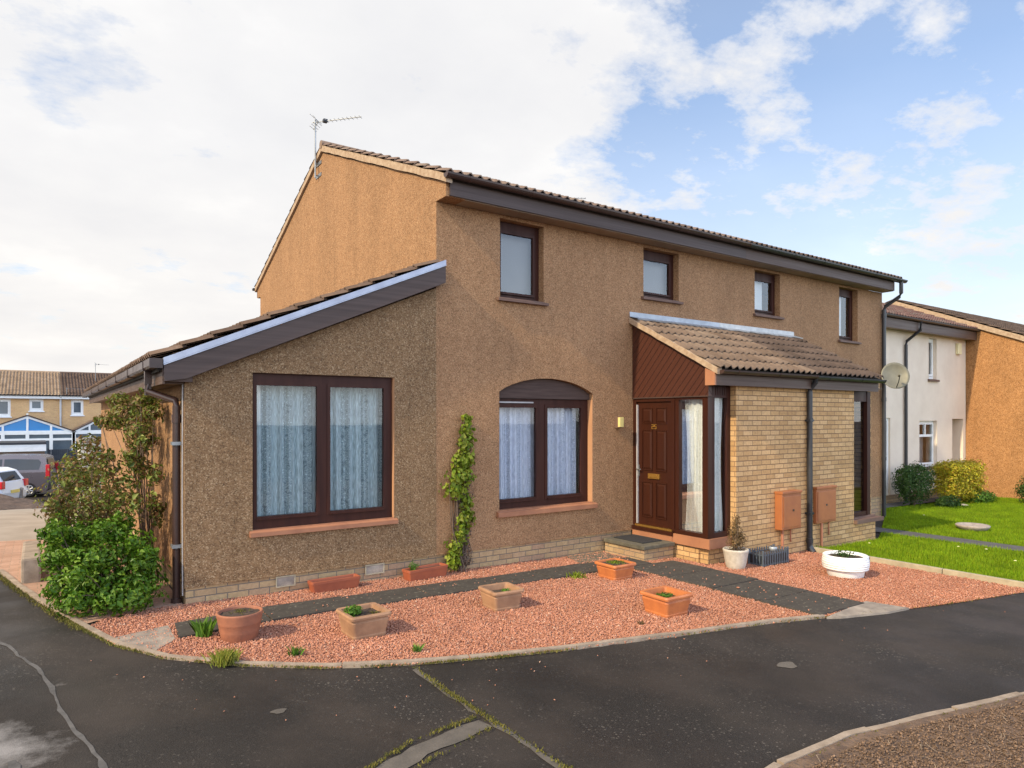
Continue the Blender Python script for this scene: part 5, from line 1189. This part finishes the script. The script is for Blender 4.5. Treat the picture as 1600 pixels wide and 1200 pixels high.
# ------------------------------------------------------------------ left background
bl = []
zz = g(-4.35, 3)
MB().box(-4.46, -4.26, 1.95, 3.35, zz - .05, zz + .31, .03).build('low_wall', 'kerb', None, 'short low stone wall at the edge of the brick drive left of the shrubs', 'wall')
def far_house(x0, x1, mat, label, wins, cons_c, cons_half, cons_mat, pipe):
    YF = 46.2; zb = -1.75
    A = empty('terraced_house', ((x0 + x1) / 2, YF + 4, zb), label, 'house')
    MB().wall([(x0, zb), (x1, zb), (x1, 3.25), (x0, 3.25)], [rect(w) for w in wins], YF, YF + .3, 'y').build('brick_wall', 'farbrick', A)
    for w_ in wins: window(A, *w_, .06, 1, 'glass_far', (.10, .10, .10, .12), .1, .05, 'white', ('white', .08, .08, .06), y=YF)
    MB().box(x0, x1, YF - .3, YF - .26, 3.22, 3.42).build('fascia', 'white', A); MB().box(x0, x1, YF - .26, YF - .001, 3.20, 3.218).build('soffit', 'white', A)
    half_gutter((x0, YF - .37, 3.45), (x1, YF - .37, 3.45), .06, 'gut_black', A, (0, 1, 0), brackets=False)
    pv = Vector((0, 4.3, 1.72)).normalized(); L = math.hypot(4.3, 1.72)
    tile_roof((x0, YF - .35, 3.42), (1, 0, 0), pv, x1 - x0, L, mat, A, tw=.36, amp=.06)
    tile_roof((x1, YF + 8.25, 3.42), (-1, 0, 0), Vector((0, -pv.y, pv.z)), x1 - x0, L, mat, A, tw=.36)
    MB().tube([(x0, YF + 3.95, 5.16), (x1, YF + 3.95, 5.16)], .10, 8).build('ridge', mat, A)
    MB().box(x0, x1, YF + 7.6, YF + 7.9, zb, 3.3).build('brick_wall', 'farbrick', A)
    if pipe is not None: MB().tube([(pipe, YF - .35, 3.4), (pipe, YF - .08, 3.1), (pipe, YF - .08, -1.6)], .06, 8).build('downpipe', 'white', A)
    # conservatory: gable front with glazed pediment
    c, hw = cons_c, cons_half; y0, y1 = 43.4, YF - .01; ze, za = 1.05, 2.02
    fr = MB()
    def bar(p, q, t=.07): 
        p = Vector(p); q = Vector(q); d = (q - p).normalized(); s = d.cross(Vector((0, 1, 0))).normalized() * t
        fr.add([(p - s)[:], (p + s)[:], (q + s)[:], (q - s)[:], (p - s + Vector((0, .12, 0)))[:], (p + s + Vector((0, .12, 0)))[:], (q + s + Vector((0, .12, 0)))[:], (q - s + Vector((0, .12, 0)))[:]], [(0, 1, 2, 3), (4, 7, 6, 5), (0, 4, 5, 1), (1, 5, 6, 2), (2, 6, 7, 3), (3, 7, 4, 0)])
    bar((c - hw, y0, ze), (c, y0, za)); bar((c + hw, y0 - .002, ze), (c, y0 - .002, za)); bar((c - hw, y0 - .004, ze), (c + hw, y0 - .004, ze), .12); bar((c - hw, y0 - .006, .62), (c + hw, y0 - .006, .62))
    for s in (-1, -.5, 0, .5, 1):
        if abs(s) < 1: bar((c + s * hw, y0 - .008, ze), (c + s * hw, y0 - .008, ze + (za - ze) * (1 - abs(s))), .055)
        bar((c + s * hw, y0 - .010, -1.6), (c + s * hw, y0 - .010, ze), .09)
    fr.box(c - .05, c + .05, y0 - .02, y0 + .1, za, za + .22)
    co = fr.build('conservatory', 'white', A)
    MB().add([(c - hw, y0 + .06, ze), (c + hw, y0 + .06, ze), (c, y0 + .06, za)], [(0, 1, 2)]).build('pane', cons_mat, co)
    MB().box(c - hw, c + hw, y0 + .05, y0 + .07, -.7, ze - .05).build('pane', 'glass_far', co)
    MB().box(c - hw, c + hw, y0 + .04, y0 + .2, -1.7, -.7).build('dwarf_wall', 'farbrick', co)
    rf = MB().prism([(c - hw - .1, ze + .0), (c, za + .06), (c + hw + .1, ze), (c + hw + .1, ze + .07), (c, za + .14), (c - hw - .1, ze + .07)], y0 - .05, y1, 'y'); rf.build('conservatory_roof', 'fascia', co)
    return A
far_house(-14, -3.05, 'tile_far', 'distant brick terraced house with pale striped roof and blue glazed conservatory', [(-7.4, -5.75, 2.05, 3.15), (-4.78, -4.02, 2.42, 3.18)], -4.85, 2.42, 'blueglass', -2.94 - .15)
far_house(-3.04, 5, 'tile_dark', 'distant brick terraced house with dark roof and grey glazed conservatory', [(-2.50, -1.80, 2.15, 3.15)], -.72, 1.75, 'glass_far', None)
aerial((-.98, 48.4, 4.6), 1.2, 'small aerial on the dark roof of the distant terrace', (1, .2, 0), .9, 6)
aerial((-2.75, 46.0, 3.4), .55, 'pale aerial low over the eaves between the two distant houses', (1, -.1, 0), 1.5, 6)
ga = empty('garage', (-9, 40, -1.7), 'brown boarded flat-roofed garage with white fascia behind the cars', 'garage')
MB().box(-15, -4.00, 38.0, 41.5, -1.8, .12).build('wall', 'garage', ga); MB().box(-15.1, -3.94, 37.88, 41.6, .125, .50).build('fascia', 'white', ga); MB().box(-15.1, -3.94, 37.86, 41.6, .505, .62).build('roof', 'fence', ga)
def fence():
    e = empty('fence', (-3, 38.6, -1.7), 'dark slatted garden fence beside the brown garage', 'fence')
    for k in range(3):
        x0 = -3.85 + k * .95; mb = MB()
        for i in range(9): mb.box(x0 + .05 + i * .095, x0 + .135 + i * .095, 38.4 + (i % 2) * .02, 38.42 + (i % 2) * .02, -1.75, .18 - .06 * k)
        mb.build('panel', 'fence', e); MB().box(x0 - .03, x0 + .045, 38.38, 38.46, -1.8, .25 - .06 * k).build('post', 'fence', e)
fence()
sh = empty('shed', (-1.9, 25, -1.6), 'cream walled outbuilding half hidden behind the rose bush', 'shed')
MB().box(-2.90, .2, 24.6, 27, -1.9, .98).build('wall', 'shed', sh); MB().box(-2.96, .26, 24.52, 27.1, .985, 1.10).build('coping', 'slab_pale', sh); MB().box(-2.93, .2, 24.56, 24.598, .22, .30).build('ledge', 'slab_pale', sh)
def car(name, loc, rz, L, Wd, H, prof_low, prof_roof, glass_quads, wheels, mat, label, lamps, plate=None):
    """side profile in (x,z); body lofted over the width with tumblehome in the cabin"""
    e = empty(name, (0, 0, 0), label, 'car', 'parked cars by the garage')
    def loft(prof, ws, nm, m, par):
        n = len(prof); V = []
        for y_, inset in ws: V += [(x + (0 if abs(x) < .1 else -math.copysign(inset, x) * .6), y_, z - inset * .25) for x, z in prof]
        k = len(ws); F = [(j * n + i, j * n + (i + 1) % n, (j + 1) * n + (i + 1) % n, (j + 1) * n + i) for j in range(k - 1) for i in range(n)]
        F += [tuple(range(n)), tuple((k - 1) * n + i for i in range(n))[::-1]]
        return MB().add(V, F, False).build(nm, m, par, origin=(0, 0, 0))
    h = Wd / 2
    body = loft(prof_low, [(-h, .10), (-h + .05, .02), (-h + .14, 0), (h - .14, 0), (h - .05, .02), (h, .10)], 'body', mat, e)
    b2 = MB(); n = len(prof_roof); zb = min(p[1] for p in prof_roof); zt = max(p[1] for p in prof_roof); V = []
    for sgn in (-1, 1):
        for x, z in prof_roof: f = (z - zb) / (zt - zb); V.append((x, sgn * (h - .045 - .14 * f), z))
    b2.add(V, [(i, (i + 1) % n, n + (i + 1) % n, n + i) for i in range(n)] + [tuple(range(n))[::-1], tuple(range(n, 2 * n))]); b2.build('cabin', mat, e, origin=(0, 0, 0))
    for q in glass_quads:
        if q[0] == 'side':
            for sgn in (-1, 1):
                V = []
                for x, z in q[1]: f = (z - zb) / (zt - zb); V.append((x, sgn * (h - .045 - .14 * f + .006), z))
                MB().add(V, [tuple(range(len(V)))]).build('window', 'carglass', e, fix=False, origin=(0, 0, 0))
        else: MB().add(q[1], [(0, 1, 2, 3)]).build('window', 'carglass', e, origin=(0, 0, 0))
    for x in wheels:
        for sgn in (-1, 1):
            y_ = sgn * (h - .10); t = MB(); r = .315
            prof = [(.19, -.10), (r - .02, -.10), (r, -.07), (r, .07), (r - .02, .10), (.19, .10), (.19, -.10)]
            V = [(x + a * math.cos(t_), y_ + b, r + a * math.sin(t_)) for a, b in prof for t_ in np.linspace(0, 6.283, 28, endpoint=False)]
            t.add(V, [(i * 28 + k, i * 28 + (k + 1) % 28, (i + 1) * 28 + (k + 1) % 28, (i + 1) * 28 + k) for i in range(6) for k in range(28)], True); wh = t.build('wheel', 'tyre', e, origin=(0, 0, 0))
            rm = MB()
            for s_ in range(7):
                a = s_ * 6.283 / 7; rm.tube([(x, y_ + sgn * .085, r), (x + .18 * math.cos(a), y_ + sgn * .095, r + .18 * math.sin(a))], .030, 6)
            rm.tube([(x + .19 * math.cos(a), y_ + sgn * .09, r + .19 * math.sin(a)) for a in np.linspace(0, 6.283, 25)], .018, 6); rm.build('rim', 'rim', wh, origin=(0, 0, 0))
            MB().add([(x + .36 * math.cos(a), sgn * (h - .012), r + .36 * math.sin(a)) for a in np.linspace(-.1, 3.24, 16)] + [(x + .36 * math.cos(-.1), sgn * (h - .012), .2), ], [tuple(range(17))[::-1]]).build('wheel_arch', 'tyre', e, origin=(0, 0, 0))
    for bx in lamps: MB().box(*bx, .02).build('tail_light', 'red', e, origin=(0, 0, 0))
    if plate: MB().box(*plate).build('number_plate', 'plate', e, origin=(0, 0, 0))
    place(e, loc, rz); return e
hat_low = [(-1.92, .30), (-1.96, .55), (-1.90, .95), (1.2, .95), (1.80, .78), (1.92, .55), (1.88, .25), (-1.85, .22)]
hat_roof = [(-1.88, .94), (-1.62, 1.36), (-1.30, 1.47), (-.3, 1.50), (.35, 1.42), (1.25, .94)]
car('parked_car', (-6.75, 25.8, g(-6, 25.8)), R(151), 3.9, 1.68, 1.5, hat_low, hat_roof, [('side', [(-1.42, 1.0), (-1.32, 1.32), (-.62, 1.38), (-.60, 1.0)]), ('side', [(-.52, 1.0), (-.54, 1.39), (.25, 1.34), (.85, 1.0)]), ('rear', [(-1.865, -.55, 1.0), (-1.865, .55, 1.0), (-1.665, .50, 1.33), (-1.665, -.50, 1.33)])], (-1.25, 1.2), 'carwhite', 'white hatchback parked beside the soil mound, rear towards the house', [(-1.98, -1.86, -.83, -.62, .72, 1.0), (-1.98, -1.86, .62, .83, .72, 1.0)], (-1.985, -1.955, -.26, .26, .52, .64))
mpv_low = [(-2.18, .32), (-2.22, .60), (-2.14, 1.08), (1.3, 1.08), (1.95, .92), (2.15, .62), (2.12, .28), (-2.1, .24)]
mpv_roof = [(-2.13, 1.06), (-2.02, 1.70), (-1.8, 1.80), (-.2, 1.84), (.55, 1.72), (1.40, 1.06)]
car('parked_car', (-5.85, 29.8, g(-6, 30)), R(168), 4.4, 1.8, 1.84, mpv_low, mpv_roof, [('side', [(-1.78, 1.18), (-1.86, 1.5), (-1.76, 1.62), (-.9, 1.66), (-.52, 1.66), (-.50, 1.18)]), ('side', [(-.42, 1.18), (-.44, 1.66), (.42, 1.60), (.95, 1.18)]), ('rear', [(-2.135, -.62, 1.15), (-2.135, .62, 1.15), (-2.055, .56, 1.62), (-2.055, -.56, 1.62)])], (-1.42, 1.35), 'cargrey', 'grey purple people carrier parked behind the white hatchback', [(-2.2, -2.05, -.92, -.74, .85, 1.40), (-2.2, -2.05, .74, .92, .85, 1.40)], None)
cn = empty('traffic_cone', (-3.55, 34, -1.6), 'small orange traffic cone in front of the dark fence', 'cone'); zc = g(-3.5, 34)
MB().lathe([(.22, 0), (.22, .03), (.15, .04), (.04, .68), (.0, .70)], (-3.55, 34, zc + .15), 16).build('body', 'orange', cn); MB().box(-3.8, -3.3, 33.75, 34.25, zc, zc + .15).build('base', 'orange', cn)
MB().box(-4.3, -2.6, 33.2, 33.4, g(-3, 33), g(-3, 33) + .28, .02).build('low_wall', 'shed', None, 'pale low kerb wall below the orange cone', 'wall')
MB().lathe([(.07, 0), (.07, .55), (.09, .57), (.09, .64), (0, .68)], (-4.86, 25.2, g(-4.9, 25)), 12).build('bollard', 'stone', None, 'short grey bollard by the grey people carrier', 'bollard')
